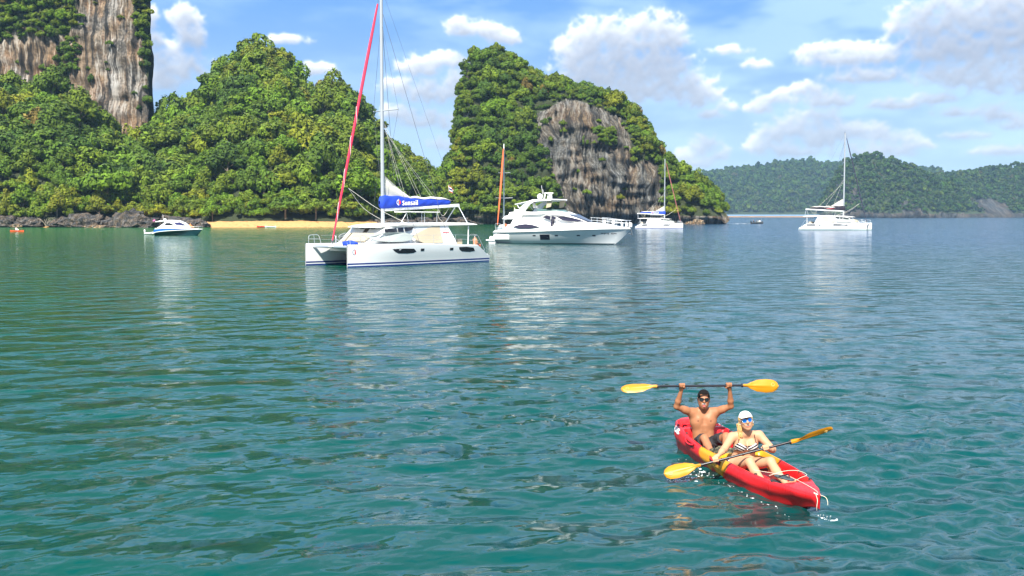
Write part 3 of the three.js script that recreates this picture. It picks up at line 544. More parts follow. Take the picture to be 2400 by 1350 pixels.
// a hull from stations [x, [[height, half width] ... keel to sheer]], closed by deck and transom
function hullGeo(stations, camber = 0.03) {
  const n = stations[0][1].length, rows = stations.map(([x, s]) => [...s.slice().reverse().map(([y, z]) => [x, y, -z]), ...s.slice(1).map(([y, z]) => [x, y, z])]), m = 2 * n - 1, pos = [], ix = [];
  for (const row of rows) for (const q of row) pos.push(...q);
  for (let i = 0; i < rows.length - 1; i++) for (let j = 0; j < m - 1; j++) { const a = i * m + j, b = a + 1, c = a + m, d = c + 1; ix.push(a, b, c, b, d, c); }
  const g = new THREE.BufferGeometry(); g.setAttribute('position', new THREE.Float32BufferAttribute(pos, 3)); g.setIndex(ix); g.computeVertexNormals();
  const dp = [], di = [];
  rows.forEach((row, i) => { const a = row[0], b = row[m - 1]; dp.push(...a, a[0], a[1] + camber, 0, ...b); if (i) { const k = i * 3; di.push(k - 3, k, k - 2, k, k + 1, k - 2, k - 2, k + 1, k - 1, k + 1, k + 2, k - 1); } });
  const d = new THREE.BufferGeometry(); d.setAttribute('position', new THREE.Float32BufferAttribute(dp, 3)); d.setIndex(di); d.computeVertexNormals();
  const tp = [], ti = []; rows[0].forEach((q) => tp.push(...q)); tp.push(rows[0][0][0], rows[0].reduce((s, q) => s + q[1], 0) / m, 0); for (let j = 0; j < m; j++) ti.push(m, (j + 1) % m, j);
  const t = new THREE.BufferGeometry(); t.setAttribute('position', new THREE.Float32BufferAttribute(tp, 3)); t.setIndex(ti); t.computeVertexNormals();
  return mergeGeometries([crease(g, 0.9), crease(d), crease(t, 0.2)]);
}
const font = await new FontLoader().loadAsync('fonts/droid/droid_sans_bold.typeface.json');
function wordGeo(text, size, depth = 0.01) { const g = new TextGeometry(text, { font, size, depth, curveSegments: 3, bevelEnabled: false }); g.computeBoundingBox(); const c = g.boundingBox.getCenter(V()); g.translate(-c.x, -c.y, 0); return plain(g); }
const stationsOf = (xs, f) => xs.map((x) => [x, f(x)]);

// ---------------------------------------------------------------- sailing catamarans: bow along +x, waterline at y = 0
function catamaran(name, label, group, pos, turn, o) {
  const t = thing(name, label, 'catamaran', group, pos, turn); t.scale.set(1, 1, 0.86).multiplyScalar(o.scale ?? 1);
  const S = [-1, 1];
  const sheer = (x) => x < -5.3 ? lerp(1.26, 0.42, clamp((-5.3 - x) / 1.35)) : lerp(1.26, 1.47, smooth(-5.3, 1, x));
  const fine = (x) => smooth(6.62, 2.2, x) ** 0.62, halfAt = (x, y) => (0.06 + fine(x) * lerp(0.46, 0.80, smooth(-0.2, 1.35, y))) * (x < -4 ? lerp(1, 0.86, (-4 - x) / 2.8) : 1);
  const xs = []; for (let i = 0; i <= 44; i++) xs.push(-6.8 + 13.36 * (1 - Math.pow(1 - i / 44, 1.25)));
  const sec = (x) => { const h = sheer(x), s = [[-0.45, 0.02 + 0.25 * fine(x)]]; for (let k = 0; k <= 6; k++) { const y = -0.3 + (h + 0.3) * k / 6; s.push([y, halfAt(x, y)]); } s.push([h + 0.03, halfAt(x, h) - 0.05]); return s; };
  for (const s of S) {
    const hg = hullGeo(stationsOf(xs, sec)); hg.translate(0, 0, s * 2.72);
    const h = part(t, 'hull', hg, Gel);
    const band = (y0, y1, grow) => { const a = []; for (const q of [-1, 1]) a.push(gridGeo(40, 1, (u, v) => { const x = lerp(-6.76, 6.6, u), y = lerp(y0, y1, v); return V(x, y, s * 2.72 + q * (halfAt(x, y) + grow)); })); return a; };
    part(h, 'boot_stripe', band(0.17, 0.27, 0.012), o.stripe ?? Navy); part(h, 'antifouling', band(-0.06, 0.085, 0.012), o.stripe ?? Navy);
    // dark hull windows on the outer side
    const off = (prof) => { const g = plate(prof, (x, y) => halfAt(x, y), s, 0.012); g.translate(0, 0, s * 2.72); return g; };
    const wins = o.square ? [[[3.0, 1.22], [0.2, 1.24], [0.2, 0.98], [3.0, 0.96]], [[-3.4, 1.2], [-5.1, 1.18], [-5.1, 0.94], [-3.4, 0.95]]] : [[[3.15, 1.17], [2.9, 0.98], [2.6, 0.86], [1.8, 0.83], [1.2, 0.86], [0.95, 0.95], [1.2, 1.16], [2.2, 1.19]], [[-3.25, 1.17], [-3.3, 1.0], [-3.6, 0.84], [-4.4, 0.79], [-5.0, 0.84], [-4.8, 1.1], [-4.0, 1.18]]];
    wins.forEach((w) => part(h, 'hull_window', off(w), DarkGlass));
    [[0.38, 1.06], [-2.5, 1.05]].forEach(([x, y]) => { part(h, 'porthole', off([[x - 0.17, y - 0.09], [x + 0.17, y - 0.09], [x + 0.17, y + 0.09], [x - 0.17, y + 0.09]]), DarkGlass); });
    if (o.logo && s < 0) {
      const q = new THREE.CircleGeometry(0.17, 18, -Math.PI / 2, Math.PI); q.rotateY(Math.PI); q.translate(6.05, 1.03, -2.72 - halfAt(6.05, 1.03) - 0.02); part(h, 'emblem', [q], RedPaint);
      const q2 = new THREE.RingGeometry(0.15, 0.18, 18, 1, Math.PI / 2, Math.PI); q2.rotateY(Math.PI); q2.translate(6.07, 1.03, -2.72 - halfAt(6.05, 1.03) - 0.02); part(h, 'emblem_ring', [q2], Navy);
    }
    for (let k = 0; k < 3; k++) part(h, 'transom_step', box(0.42, 0.05, 0.9, -5.62 - 0.42 * k, 1.10 - 0.27 * k, s * 2.72), Deck);
    // bow pulpit, lifeline stanchions
    const z = s * 2.72, px = 5.95;
    part(t, 'pulpit', [tubeGeo([[px + 0.35, 1.47, z], [px + 0.32, 2.05, z], [px - 0.1, 2.12, z + s * 0.25], [px - 0.75, 2.08, z + s * 0.38], [px - 1.0, 1.47, z + s * 0.42]], 0.022), bar([px + 0.30, 1.85, z], [px - 0.85, 1.82, z + s * 0.4], 0.016), bar([px - 0.3, 2.1, z + s * 0.3], [px - 0.35, 1.46, z + s * 0.3], 0.018)], Alloy);
    for (const x of [3.4, 1.4, -0.8, -3.0]) part(t, 'stanchion', bar([x, 1.4, s * 3.42], [x, 2.08, s * 3.44], 0.016), Alloy);
    part(t, 'lifeline', [tubeGeo([[4.9, 2.08, s * 3.2], [3.4, 2.08, s * 3.44], [-3.0, 2.08, s * 3.44], [-5.2, 2.0, s * 3.35]], 0.008, 4), tubeGeo([[4.9, 1.78, s * 3.2], [3.4, 1.76, s * 3.44], [-3.0, 1.76, s * 3.44], [-5.2, 1.7, s * 3.35]], 0.006, 4)], Alloy);
    part(t, 'stern_rail', [tubeGeo([[-5.0, 1.2, s * 3.4], [-5.05, 1.98, s * 3.4], [-5.55, 2.0, s * 3.2], [-5.6, 2.0, s * 2.1], [-5.55, 1.2, s * 2.0]], 0.02), bar([-5.6, 1.6, s * 3.2], [-5.6, 1.6, s * 2.1], 0.015), bar([-5.55, 1.98, s * 3.2], [-6.3, 0.85, s * 3.2], 0.018)], Alloy);
  }
  // bridge deck between the hulls, nacelle, fore beam and netting
  part(t, 'bridge_deck', slab([[4.7, 1.42], [-5.4, 1.28], [-5.5, 0.72], [-2, 0.66], [3.6, 0.7], [4.8, 1.0]], 2.3, 0.05), Gel);
  part(t, 'fore_beam', [bar([6.0, 1.33, -2.7], [6.0, 1.33, 2.7], 0.10, 8)], Alloy);
  part(t, 'longeron', slab([[6.2, 1.42], [4.6, 1.42], [4.6, 1.28], [6.2, 1.32]], 0.22, 0.03), Gel);
  for (const s of S) part(t, 'trampoline', gridGeo(6, 8, (u, v) => V(lerp(4.7, 5.95, u), 1.38 - 0.05 * Math.sin(u * 3.14), s * lerp(0.22, 2.1, v))), Netting);
  part(t, 'bow_seat', [tubeGeo([[5.95, 1.4, -0.28], [5.85, 2.05, -0.2], [5.85, 2.1, 0.1], [5.95, 1.4, 0.28]], 0.03), bar([5.9, 1.9, -0.2], [5.1, 1.45, -0.4], 0.02)], Alloy);
  // saloon and cockpit sides under one roof
  const cw = (x, y) => lerp(2.75, 2.3, smooth(1.4, 2.8, y)) * lerp(1, 0.72, smooth(2.6, 4.6, x));
  part(t, 'cabin', slab([[4.55, 1.42], [3.9, 1.75], [3.15, 2.28], [2.75, 2.66], [-2.3, 2.78], [-3.2, 2.78], [-3.75, 1.45], [-3.75, 1.3], [4.55, 1.3]], cw, 0.07), Gel);
  for (const s of S) {
    const pl = (nm, prof, m, th = 0.025) => part(t, nm, plate(prof, cw, s, th), m);
    pl('side_window', [[2.95, 2.56], [1.9, 2.62], [1.9, 2.34], [2.98, 2.34]], DarkGlass, 0.02); pl('side_window', [[1.78, 2.62], [1.28, 2.63], [1.28, 2.36], [1.78, 2.34]], DarkGlass, 0.02); pl('side_window', [[1.14, 2.64], [0.25, 2.66], [0.55, 2.44], [1.14, 2.36]], DarkGlass, 0.02);
    const oval = []; for (let k = 0; k < 22; k++) { const a = k / 22 * 6.283, c = Math.cos(a); oval.push([2.35 + 1.8 * Math.sign(c) * Math.pow(Math.abs(c), 0.85), 1.98 + 0.34 * Math.sin(a) * (1 - 0.1 * c)]); }
    pl('window_cover', oval, PaleGrey, 0.05);
    const arch = [[-2.28, 1.5]]; for (let k = 0; k <= 10; k++) { const u = k / 10; arch.push([lerp(-2.28, 0.55, u), lerp(2.70, 1.95, Math.pow(u, 2.1))]); } arch.push([0.2, 1.72], [-0.4, 1.5]);
    pl('side_curtain', arch, Cream, 0.03);
    if (o.logo) pl('name_marks', [[-2.5, 2.28], [-3.15, 2.26], [-3.15, 2.22], [-2.5, 2.24]], RedPaint, 0.03);
    part(t, 'roof_post', bar([-5.35, 1.28, s * 2.2], [-5.4, 2.72, s * 2.2], 0.05, 8), Gel);
  }
  // front windows
  for (let k = -2; k <= 2; k++) part(t, 'front_window', slab([[3.05, 2.30], [2.79, 2.58], [2.72, 2.56], [2.98, 2.28]].map(([x, y]) => [x + 0.10 - 0.05 * Math.abs(k), y]), 0.27, 0.01).translate(0, 0, k * 0.68), DarkGlass);
  part(t, 'screen_cover', slab([[4.3, 1.72], [3.4, 2.26], [3.32, 2.20], [4.2, 1.66]], 1.5, 0.01), Cream);
  const roofW = (x) => 2.45 * (x > 1.5 ? Math.sqrt(clamp(1 - ((x - 1.5) / 2.6) ** 2 * 0.85, 0.05, 1)) : 1);
  part(t, 'roof', slab([[3.55, 2.66], [2.6, 2.80], [1.2, 2.92], [-2.5, 2.98], [-5.2, 2.95], [-6.15, 2.84], [-6.1, 2.78], [-5.2, 2.76], [2.6, 2.68]], roofW, 0.05, 0.3), Deck);
  part(t, 'cockpit_bench', box(0.5, 0.45, 3.4, -4.9, 1.5, 0), Cream);
  // mast, boom, standing rigging
  const H = 19.6, mx = 1.45;
  const mast = part(t, 'mast', tubeGeo([[mx, 2.85, 0], [mx, 9, 0], [mx - 0.03, H, 0]], (u) => 0.155 - 0.035 * u, 10), MastPaint);
  part(mast, 'masthead', [box(0.34, 0.08, 0.1, mx - 0.06, H, 0), bar([mx, H, 0], [mx, H + 0.6, 0], 0.012), bar([mx - 0.15, H, 0], [mx - 0.2, H + 0.35, 0.05], 0.01)], Wire);
  const sp = 11.0;
  for (const s of S) part(mast, 'spreader', bar([mx, sp, 0], [mx - 0.35, sp + 0.05, s * 1.6], 0.045, 6), MastPaint);
  const st = (a, b, r = 0.012) => part(t, 'stay', bar(a, b, r, 4), Wire);
  for (const s of S) { st([mx, H - 1.3, 0], [-2.5, 1.4, s * 3.3], 0.018); st([mx, H - 2.2, 0], [mx - 0.35, sp + 0.05, s * 1.6]); st([mx - 0.35, sp + 0.05, s * 1.6], [mx, 4.6, 0]); st([mx, sp - 1.6, 0], [0.4, 1.42, s * 3.3]); }
  st([mx - 0.12, H - 0.05, 0], [-6.05, 4.35, 0], 0.009);
  const b0 = [mx - 0.15, 3.92, 0], b1 = [-6.15, 4.28, 0];
  part(t, 'boom', slab([[mx - 0.1, 3.80], [mx - 0.1, 4.06], [-6.2, 4.40], [-6.25, 4.16]], 0.13, 0.05), Gel);
  const cv = (x) => clamp((mx + 0.2 - x) / 7.3);
  const topY = (u) => lerp(4.92, 4.72, u) + 0.07 * Math.sin(u * 9) * (1 - u) + 0.03 * Math.sin(u * 31), botY = (u) => lerp(3.95, 4.34, u), wid = (u) => lerp(0.34, 0.17, u);
  const cover = part(t, 'sail_cover', crease(gridGeo(60, 20, (u, v) => { const a = v * 6.283, x = mx + 0.32 - u * 7.1, c = Math.cos(a), s = Math.sin(a), cap = Math.min(1, u / 0.03 + 0.25, (1 - u) / 0.03 + 0.25), q = Math.sign(s) * Math.pow(Math.abs(s), 0.7); return V(x, lerp(botY(u), topY(u), 0.5 - 0.5 * c * cap), wid(u) * q * cap * (1 + 0.07 * Math.sin(u * 47 + 3 * c))); }), 1.2), o.cover);
  const stack = part(t, 'mainsail', crease(gridGeo(40, 10, (u, v) => { const a = v * Math.PI, x = -1.0 - u * 5.0; return V(x, topY(cv(x)) - 0.03 + (0.17 + 0.05 * Math.sin(u * 13)) * Math.sin(a) * Math.sin(Math.PI * clamp(u * 1.02 + 0.1)), 0.20 * Math.cos(a)); }), 1), SailCloth);
  part(t, 'mainsail_head', gridGeo(12, 12, (u, v) => V(lerp(mx - 0.16, -1.2, u * (1 - v)), lerp(4.84, o.headY ?? 6.35, v) , 0.06 * Math.sin(v * 7 + u * 5) + 0.05 * Math.sin(u * 9))), SailCloth);
  for (const s of S) if (o.word) {
    const w = wordGeo(o.word, 0.33); if (s < 0) w.rotateY(Math.PI); const wx = -0.95; w.rotateZ(s < 0 ? -0.03 : -0.03); w.translate(wx + 0.0, 4.44, s * (wid(cv(wx)) + 0.035)); part(cover, 'lettering', w, WhiteTape);
    const lx = s < 0 ? 0.18 : -2.05, A = new THREE.RingGeometry(0.15, 0.20, 16, 1, Math.PI / 2, Math.PI), B = new THREE.CircleGeometry(0.16, 14, -Math.PI / 2, Math.PI), C = new THREE.PlaneGeometry(0.035, 0.5);
    B.translate(0.04, 0, 0); for (const g of [A, B, C]) { if (s < 0) g.rotateY(Math.PI); g.translate(lx, 4.46, s * (wid(cv(lx)) + 0.04)); }
    part(cover, 'emblem_ring', [A, C], WhiteTape); part(cover, 'emblem', [B], RedPaint);
  } else if (o.flash) {
    const f = slab([[-0.1, 4.55], [-0.6, 4.72], [-1.3, 4.62], [-1.9, 4.56], [-2.4, 4.62], [-1.9, 4.48], [-1.2, 4.5], [-0.6, 4.58]], wid(0.2) + 0.04, 0.005), f2 = slab([[-0.2, 4.42], [-0.7, 4.38], [-1.6, 4.44], [-2.1, 4.4], [-1.6, 4.32], [-0.8, 4.28]], wid(0.2) + 0.045, 0.005);
    part(cover, 'white_flash', f, WhiteTape); part(cover, 'red_flash', f2, RedPaint);
  }
  // lazy lines from the mast to the cover
  for (const s of S) for (const [x, y] of [[-0.6, 10.2], [-2.2, 10.2], [-3.6, 9.6]]) part(t, 'lazy_line', bar([mx - 0.15, y, 0], [x, topY(cv(x)), s * 0.2], 0.008, 4), Rope);
  // helm bimini and aft gantry
  part(t, 'bimini', slab([[0.75, 3.80], [-2.55, 3.77], [-2.55, 3.71], [0.75, 3.73]], 0.75, 0.02).translate(0, 0, -1.25), Deck);
  for (const [x, dx, z] of [[0.5, 0.6, -1.8], [-0.3, -0.2, -0.7], [-1.2, 0, -1.8], [-1.8, 0.0, -0.7], [-2.4, 0, -1.85]]) part(t, 'bimini_post', bar([x, 3.74, z], [x + dx, 2.93, z], 0.022), Alloy);
  for (const s of S) part(t, 'gantry_leg', bar([-6.05, 4.3, s * 0.1], [-6.0 + (s > 0 ? 0 : 0.1), 2.9, s * 1.5], 0.04), Alloy);
  part(t, 'reefing_line', [tubeGeo([[-3.9, 4.15, 0], [-4.3, 3.55, -0.1], [-4.7, 3.5, 0.1], [-5.3, 4.2, 0]], 0.012, 4), tubeGeo([[-4.0, 4.15, 0.05], [-4.05, 3.4, 0], [-4.6, 2.98, 0.1]], 0.012, 4)], Rope);
  // rolled headsail
  const f0 = V(6.0, 1.75, 0), f1 = V(mx + 0.3, H - 1.1, 0);
  const furl = part(t, 'furled_headsail', tubeGeo([f0, f0.clone().lerp(f1, 0.3).add(V(0, -0.05, 0)), f0.clone().lerp(f1, 0.65), f1], (u) => 0.05 + 0.066 * Math.sin(Math.PI * Math.pow(1 - u, 0.8) * 0.95 + 0.15) + 0.006 * Math.sin(u * 160), 10), o.furl);
  if (o.spiral) { const pts = []; for (let k = 0; k <= 90; k++) { const u = 0.06 + 0.5 * k / 90, c = f0.clone().lerp(f1, u), a = u * 46, r = 0.052 + 0.066 * Math.sin(Math.PI * Math.pow(1 - u, 0.8) * 0.95 + 0.15); pts.push(c.add(V(Math.cos(a) * r, Math.cos(a) * r * 0.2, Math.sin(a) * r))); } part(furl, 'white_edge', new THREE.TubeGeometry(new THREE.CatmullRomCurve3(pts), 360, 0.014, 4), WhiteTape); }
  part(t, 'forestay', [bar([6.0, 1.35, 0], f0.toArray(), 0.02), bar(f1.toArray(), [mx + 0.1, H - 0.1, 0], 0.015), new THREE.CylinderGeometry(0.13, 0.13, 0.14, 10).translate(6.0, 1.72, 0)], Wire);
  for (const z of [-1.3, 1.2]) part(t, 'jib_sheet', tubeGeo([[4.55, 5.4, 0], [2.6, 4.0, z * 0.7], [0.2, 2.95, z]], 0.014, 4), Rope);
  return t;
}
function headingOf(fx, fz) { return Math.atan2(-fz, fx); }
// the near one, bows to the left
const cat = (() => {
  const bow = sea(815, 627), stern = sea(1146, 611.5), f = bow.clone().sub(stern).normalize(), port = V(f.z, 0, -f.x);
  const c = bow.clone().addScaledVector(f, -6.55).addScaledVector(port, -2.36); c.y = 0;
  return catamaran('catamaran', 'large white sailing catamaran with rolled pink headsail and blue sail cover lettered Sunsail', null, c, headingOf(f.x, f.z), { cover: BlueCloth, word: 'Sunsail', logo: true, furl: PinkCloth, spiral: true });
})();
catamaran('catamaran', 'small white catamaran with blue sail cover before the cliff, right of the motor yacht', null, sea(1545, 535.5).setY(0), headingOf(Math.cos(0.12), Math.sin(0.12)), { cover: BlueCloth, word: 'Sunsail', furl: mat(0.30, 0.10, 0.10, 0.8), scale: 0.95 });
catamaran('catamaran', 'white catamaran with black sail cover and dark rolled headsail, before the far hills', null, sea(1959, 539.5).setY(0), headingOf(Math.cos(0.54), Math.sin(0.54)), { cover: BlackCloth, flash: true, furl: mat(0.02, 0.025, 0.05, 0.8), scale: 1.17, square: true, stripe: mat(0.01, 0.10, 0.11, 0.5) });
{ // blue cloth bag on the netting of the near one
  const R = rng(9), bag = new THREE.SphereGeometry(1, 24, 14), P = bag.attributes.position;
  for (let i = 0; i < P.count; i++) { const x = P.getX(i), y = P.getY(i), z = P.getZ(i), n = 1 + 0.2 * n3(x * 1.6, y * 1.6, z * 1.6); P.setXYZ(i, x * 0.30 * n, Math.max(-0.14, y * 0.2 * n), z * 0.75 * n); }
  bag.computeVertexNormals(); const p = cat.localToWorld(V(5.35, 1.56, -1.3));
  const t = thing('sail_bag', 'bright blue sail bag lying on the netting between the catamaran bows', 'bag', null, p, cat.rotation.y); part(t, 'bag', bag, BlueCloth);
  part(t, 'strap', new THREE.TorusGeometry(0.25, 0.02, 5, 20), WhiteTape).scale.set(1, 0.75, 1);
  const flagTex = dataTex(4, 64, (u, v) => (v < 1 / 6 || v > 5 / 6 ? [0.75, 0.08, 0.12] : v < 1 / 3 || v > 2 / 3 ? [0.95, 0.95, 0.95] : [0.16, 0.15, 0.42]));
  const fp = cat.localToWorld(V(-5.35, 5.55, 0)), fl = thing('flag', 'small red white and blue striped flag hanging from the catamaran rigging', 'flag', null, fp, cat.rotation.y);
  part(fl, 'cloth', gridGeo(10, 8, (u, v) => V(0.18 - u * 0.5, -0.15 + v * 0.40 - u * 0.28, 0.05 * Math.sin(u * 7 + v * 2))), new THREE.MeshPhysicalMaterial({ map: flagTex, roughness: 0.85, side: THREE.DoubleSide }));
  part(fl, 'hoist', bar([0.18, -0.22, 0], [0.18, 0.32, 0], 0.012), Rope);
}

// ---------------------------------------------------------------- smooth bodies: a distance field meshed by surface nets
function surfaceNets(f, lo, hi, cell) {
  const nx = Math.ceil((hi[0] - lo[0]) / cell) + 1, ny = Math.ceil((hi[1] - lo[1]) / cell) + 1, nz = Math.ceil((hi[2] - lo[2]) / cell) + 1, F = new Float32Array(nx * ny * nz), id = new Int32Array(nx * ny * nz).fill(-1), pos = [], ix = [];
  for (let k = 0; k < nz; k++) for (let j = 0; j < ny; j++) for (let i = 0; i < nx; i++) F[i + nx * (j + ny * k)] = f(lo[0] + i * cell, lo[1] + j * cell, lo[2] + k * cell);
  const E = [[0, 1], [2, 3], [4, 5], [6, 7], [0, 2], [1, 3], [4, 6], [5, 7], [0, 4], [1, 5], [2, 6], [3, 7]];
  for (let k = 0; k < nz - 1; k++) for (let j = 0; j < ny - 1; j++) for (let i = 0; i < nx - 1; i++) {
    const b = i + nx * (j + ny * k), c = []; let m = 0;
    for (let q = 0; q < 8; q++) { const v = F[b + (q & 1) + nx * ((q >> 1 & 1) + ny * (q >> 2))]; c.push(v); if (v < 0) m |= 1 << q; }
    if (m === 0 || m === 255) continue;
    let x = 0, y = 0, z = 0, n = 0;
    for (const [a, d] of E) if ((c[a] < 0) !== (c[d] < 0)) { const t = c[a] / (c[a] - c[d]); x += lerp(a & 1, d & 1, t); y += lerp(a >> 1 & 1, d >> 1 & 1, t); z += lerp(a >> 2, d >> 2, t); n++; }
    id[b] = pos.length / 3; pos.push(lo[0] + (i + x / n) * cell, lo[1] + (j + y / n) * cell, lo[2] + (k + z / n) * cell);
  }
  const S = [1, nx, nx * ny];
  for (let k = 1; k < nz - 1; k++) for (let j = 1; j < ny - 1; j++) for (let i = 1; i < nx - 1; i++) {
    const b = i + nx * (j + ny * k);
    for (let a = 0; a < 3; a++) {
      if ((F[b] < 0) === (F[b + S[a]] < 0)) continue;
      const u = S[(a + 1) % 3], w = S[(a + 2) % 3], q = [id[b], id[b - u], id[b - u - w], id[b - w]]; if (q.some((v) => v < 0)) continue;
      if (F[b] < 0) ix.push(q[0], q[1], q[2], q[0], q[2], q[3]); else ix.push(q[0], q[2], q[1], q[0], q[3], q[2]);
    }
  }
  const g = new THREE.BufferGeometry(); g.setAttribute('position', new THREE.Float32BufferAttribute(pos, 3)); g.setIndex(ix);
  const nor = [], e = cell * 0.7;
  for (let i = 0; i < pos.length; i += 3) { const [x, y, z] = [pos[i], pos[i + 1], pos[i + 2]], n = V(f(x + e, y, z) - f(x - e, y, z), f(x, y + e, z) - f(x, y - e, z), f(x, y, z + e) - f(x, y, z - e)).normalize(); nor.push(n.x, n.y, n.z); }
  g.setAttribute('normal', new THREE.Float32BufferAttribute(nor, 3)); g.setAttribute('uv', new THREE.Float32BufferAttribute(new Float32Array(pos.length / 3 * 2), 2));
  return g;
}
function cone(p, a, b, ra, rb) { const bx = b.x - a.x, by = b.y - a.y, bz = b.z - a.z, px = p[0] - a.x, py = p[1] - a.y, pz = p[2] - a.z, l = bx * bx + by * by + bz * bz, t = l ? clamp((px * bx + py * by + pz * bz) / l) : 0; return Math.hypot(px - bx * t, py - by * t, pz - bz * t) - (ra + (rb - ra) * t); }
const smin = (a, b, k) => { const h = Math.max(k - Math.abs(a - b), 0) / k; return Math.min(a, b) - h * h * k * 0.25; };
// bones: [a, b, ra, rb]
function bonesField(bones, k) { return (x, y, z) => { const p = [x, y, z]; let d = 1e3; for (const b of bones) d = smin(d, cone(p, b[0], b[1], b[2], b[3]), b[4] ?? k); return d; }; }
function fieldBox(bones, pad = 0.05) { const lo = [1e9, 1e9, 1e9], hi = [-1e9, -1e9, -1e9]; for (const b of bones) for (const [q, r] of [[b[0], b[2]], [b[1], b[3]]]) q.toArray().forEach((v, i) => { lo[i] = Math.min(lo[i], v - r - pad); hi[i] = Math.max(hi[i], v + r + pad); }); return [lo, hi]; }
function fieldMesh(f, bones, cell, pad) { const [lo, hi] = fieldBox(bones, pad); return surfaceNets(f, lo, hi, cell); }

// ---------------------------------------------------------------- the motor yacht, bow to the right
function blobBody(parent, name, m, joints, cell = 0.05) { return part(parent, name, fieldMesh(bonesField(joints, 0.05), joints, cell), m); }
{
  const stern = sea(1163, 569).setY(0), bow = sea(1450, 573.5).setY(0), f = bow.clone().sub(stern).normalize();
  const y = thing('motor_yacht', 'large white flybridge motor yacht with grey hull windows anchored before the cliff', 'yacht', null, stern, headingOf(f.x, f.z));
  const White = mat(0.82, 0.82, 0.81, 0.25, { clearcoat: 0.5, clearcoatRoughness: 0.1 }), HullPaint = mat(0.58, 0.61, 0.64, 0.22, { clearcoat: 0.6, clearcoatRoughness: 0.08 });
  const Tint = mat(0.020, 0.018, 0.035, 0.08), Clear = mat(0.18, 0.30, 0.30, 0.08, { transmission: 0.6, thickness: 0 });
  const knuckle = (x) => lerp(1.40, 1.90, smooth(0, 18.5, x)), beamK = (x) => 2.55 * Math.pow(clamp((18.75 - x) / 9.5), 0.55) * lerp(0.93, 1, smooth(0, 5, x)) + 0.03;
  const stemX = (yy) => 16.55 + 2.2 * Math.pow(clamp(yy / 1.9), 0.8);   // raked stem
  const rows = [];
  for (let i = 0; i <= 46; i++) {
    const u = i / 46, s = [];
    for (let k = 0; k <= 8; k++) { const h = k / 8; s.push([u, h]); }
    rows.push(s);
  }
  const hullPt = (u, h) => {   // h 0 keel .. 1 knuckle
    const yTop = 1.40 + 0.5 * smooth(0, 1, u), yy = lerp(-0.5, yTop, h), x0 = 0.95 - 0.0 * h, x1 = stemX(Math.max(0, yy)) - (yy < 0 ? -yy * 1.6 : 0), x = lerp(x0, x1, u);
    const flare = Math.pow(h, lerp(0.42, 1.25, smooth(0.35, 1, u)));
    return [x, yy, beamK(lerp(0.95, 18.7, u)) * flare * (u > 0.999 ? 0 : 1)];
  };
  const side = (sg) => gridGeo(46, 8, (u, v) => { const [x, yy, z] = hullPt(u, v); return V(x, yy, sg * z); });
  const transom = gridGeo(8, 8, (u, v) => { const [x, yy, z] = hullPt(0, v); return V(x - 0.02 * 0, yy, z * (u * 2 - 1)); });
  const hull = part(y, 'hull', [crease(side(1), 1), crease(side(-1), 1), crease(transom)], HullPaint);
  const stripe = (sg) => gridGeo(46, 1, (u, v) => { const a = hullPt(u * 0.995, 0.21 + 0.055 * v); return V(a[0], a[1], sg * (a[2] + 0.015)); });
  part(hull, 'waterline_stripe', [stripe(1), stripe(-1)], mat(0.015, 0.03, 0.045, 0.5));
  // white topsides above the knuckle with a sweeping bulwark
  const bul = (x) => x < 1.2 ? 1.42 : x < 4.5 ? lerp(1.65, 2.12, smooth(1.2, 4.5, x)) : x < 9 ? lerp(2.12, 2.16, (x - 4.5) / 4.5) : x < 13.5 ? lerp(2.16, 2.62, smooth(9, 13.5, x)) : lerp(2.62, 2.02, smooth(13.5, 18.9, x));
  const topside = (sg) => crease(gridGeo(60, 4, (u, v) => { const x = lerp(1.0, 18.76, u), k = knuckle(x) * 0.0 + (1.40 + 0.5 * smooth(0, 1, (x - 0.95) / 17.8)), yy = lerp(k, Math.max(bul(x), k + 0.06), v), z = beamK(x) * lerp(1, 0.97, v) + 0.05 * (1 - v) * (x < 18.5 ? 1 : 0.3); return V(x, yy, sg * z); }), 1);
  const deck = gridGeo(60, 6, (u, v) => { const x = lerp(1.0, 18.7, u), k = 1.40 + 0.5 * smooth(0, 1, (x - 0.95) / 17.8); return V(x, Math.max(bul(x), k + 0.06) - 0.02 + 0.1 * Math.sin(v * 3.14) * smooth(9, 13, x), beamK(x) * 0.97 * (v * 2 - 1)); });
  part(y, 'topsides', [topside(1), topside(-1)], White); part(y, 'foredeck', crease(deck, 1), White);
  part(y, 'rub_rail', [1, -1].map((sg) => tubeGeo(Array.from({ length: 24 }, (_, i) => { const x = lerp(1.0, 18.72, i / 23); return [x, 1.40 + 0.5 * smooth(0, 1, (x - 0.95) / 17.8), sg * (beamK(x) + 0.06)]; }), 0.04, 6)), mat(0.35, 0.37, 0.38, 0.4));
  part(y, 'swim_platform', slab([[-0.15, 0.30], [-0.15, 0.46], [1.1, 0.50], [1.1, 0.26]], 2.3, 0.05), White); part(y, 'platform_hull', slab([[0.25, -0.4], [0.1, 0.3], [1.1, 0.3], [1.1, -0.4]], 2.15, 0.05), HullPaint);
  part(y, 'transom_quarter', slab([[0.95, 0.46], [1.0, 1.05], [1.75, 1.6], [3.4, 1.62], [3.2, 0.5]], 2.36, 0.06), White);
  part(y, 'outboard_tender_motor', [box(0.35, 0.5, 0.3, -0.35, 0.42, 0.7), box(0.12, 0.6, 0.12, -0.42, 0.05, 0.7), box(0.3, 0.25, 0.25, -0.3, 0.72, 0.7)], WhiteTape);
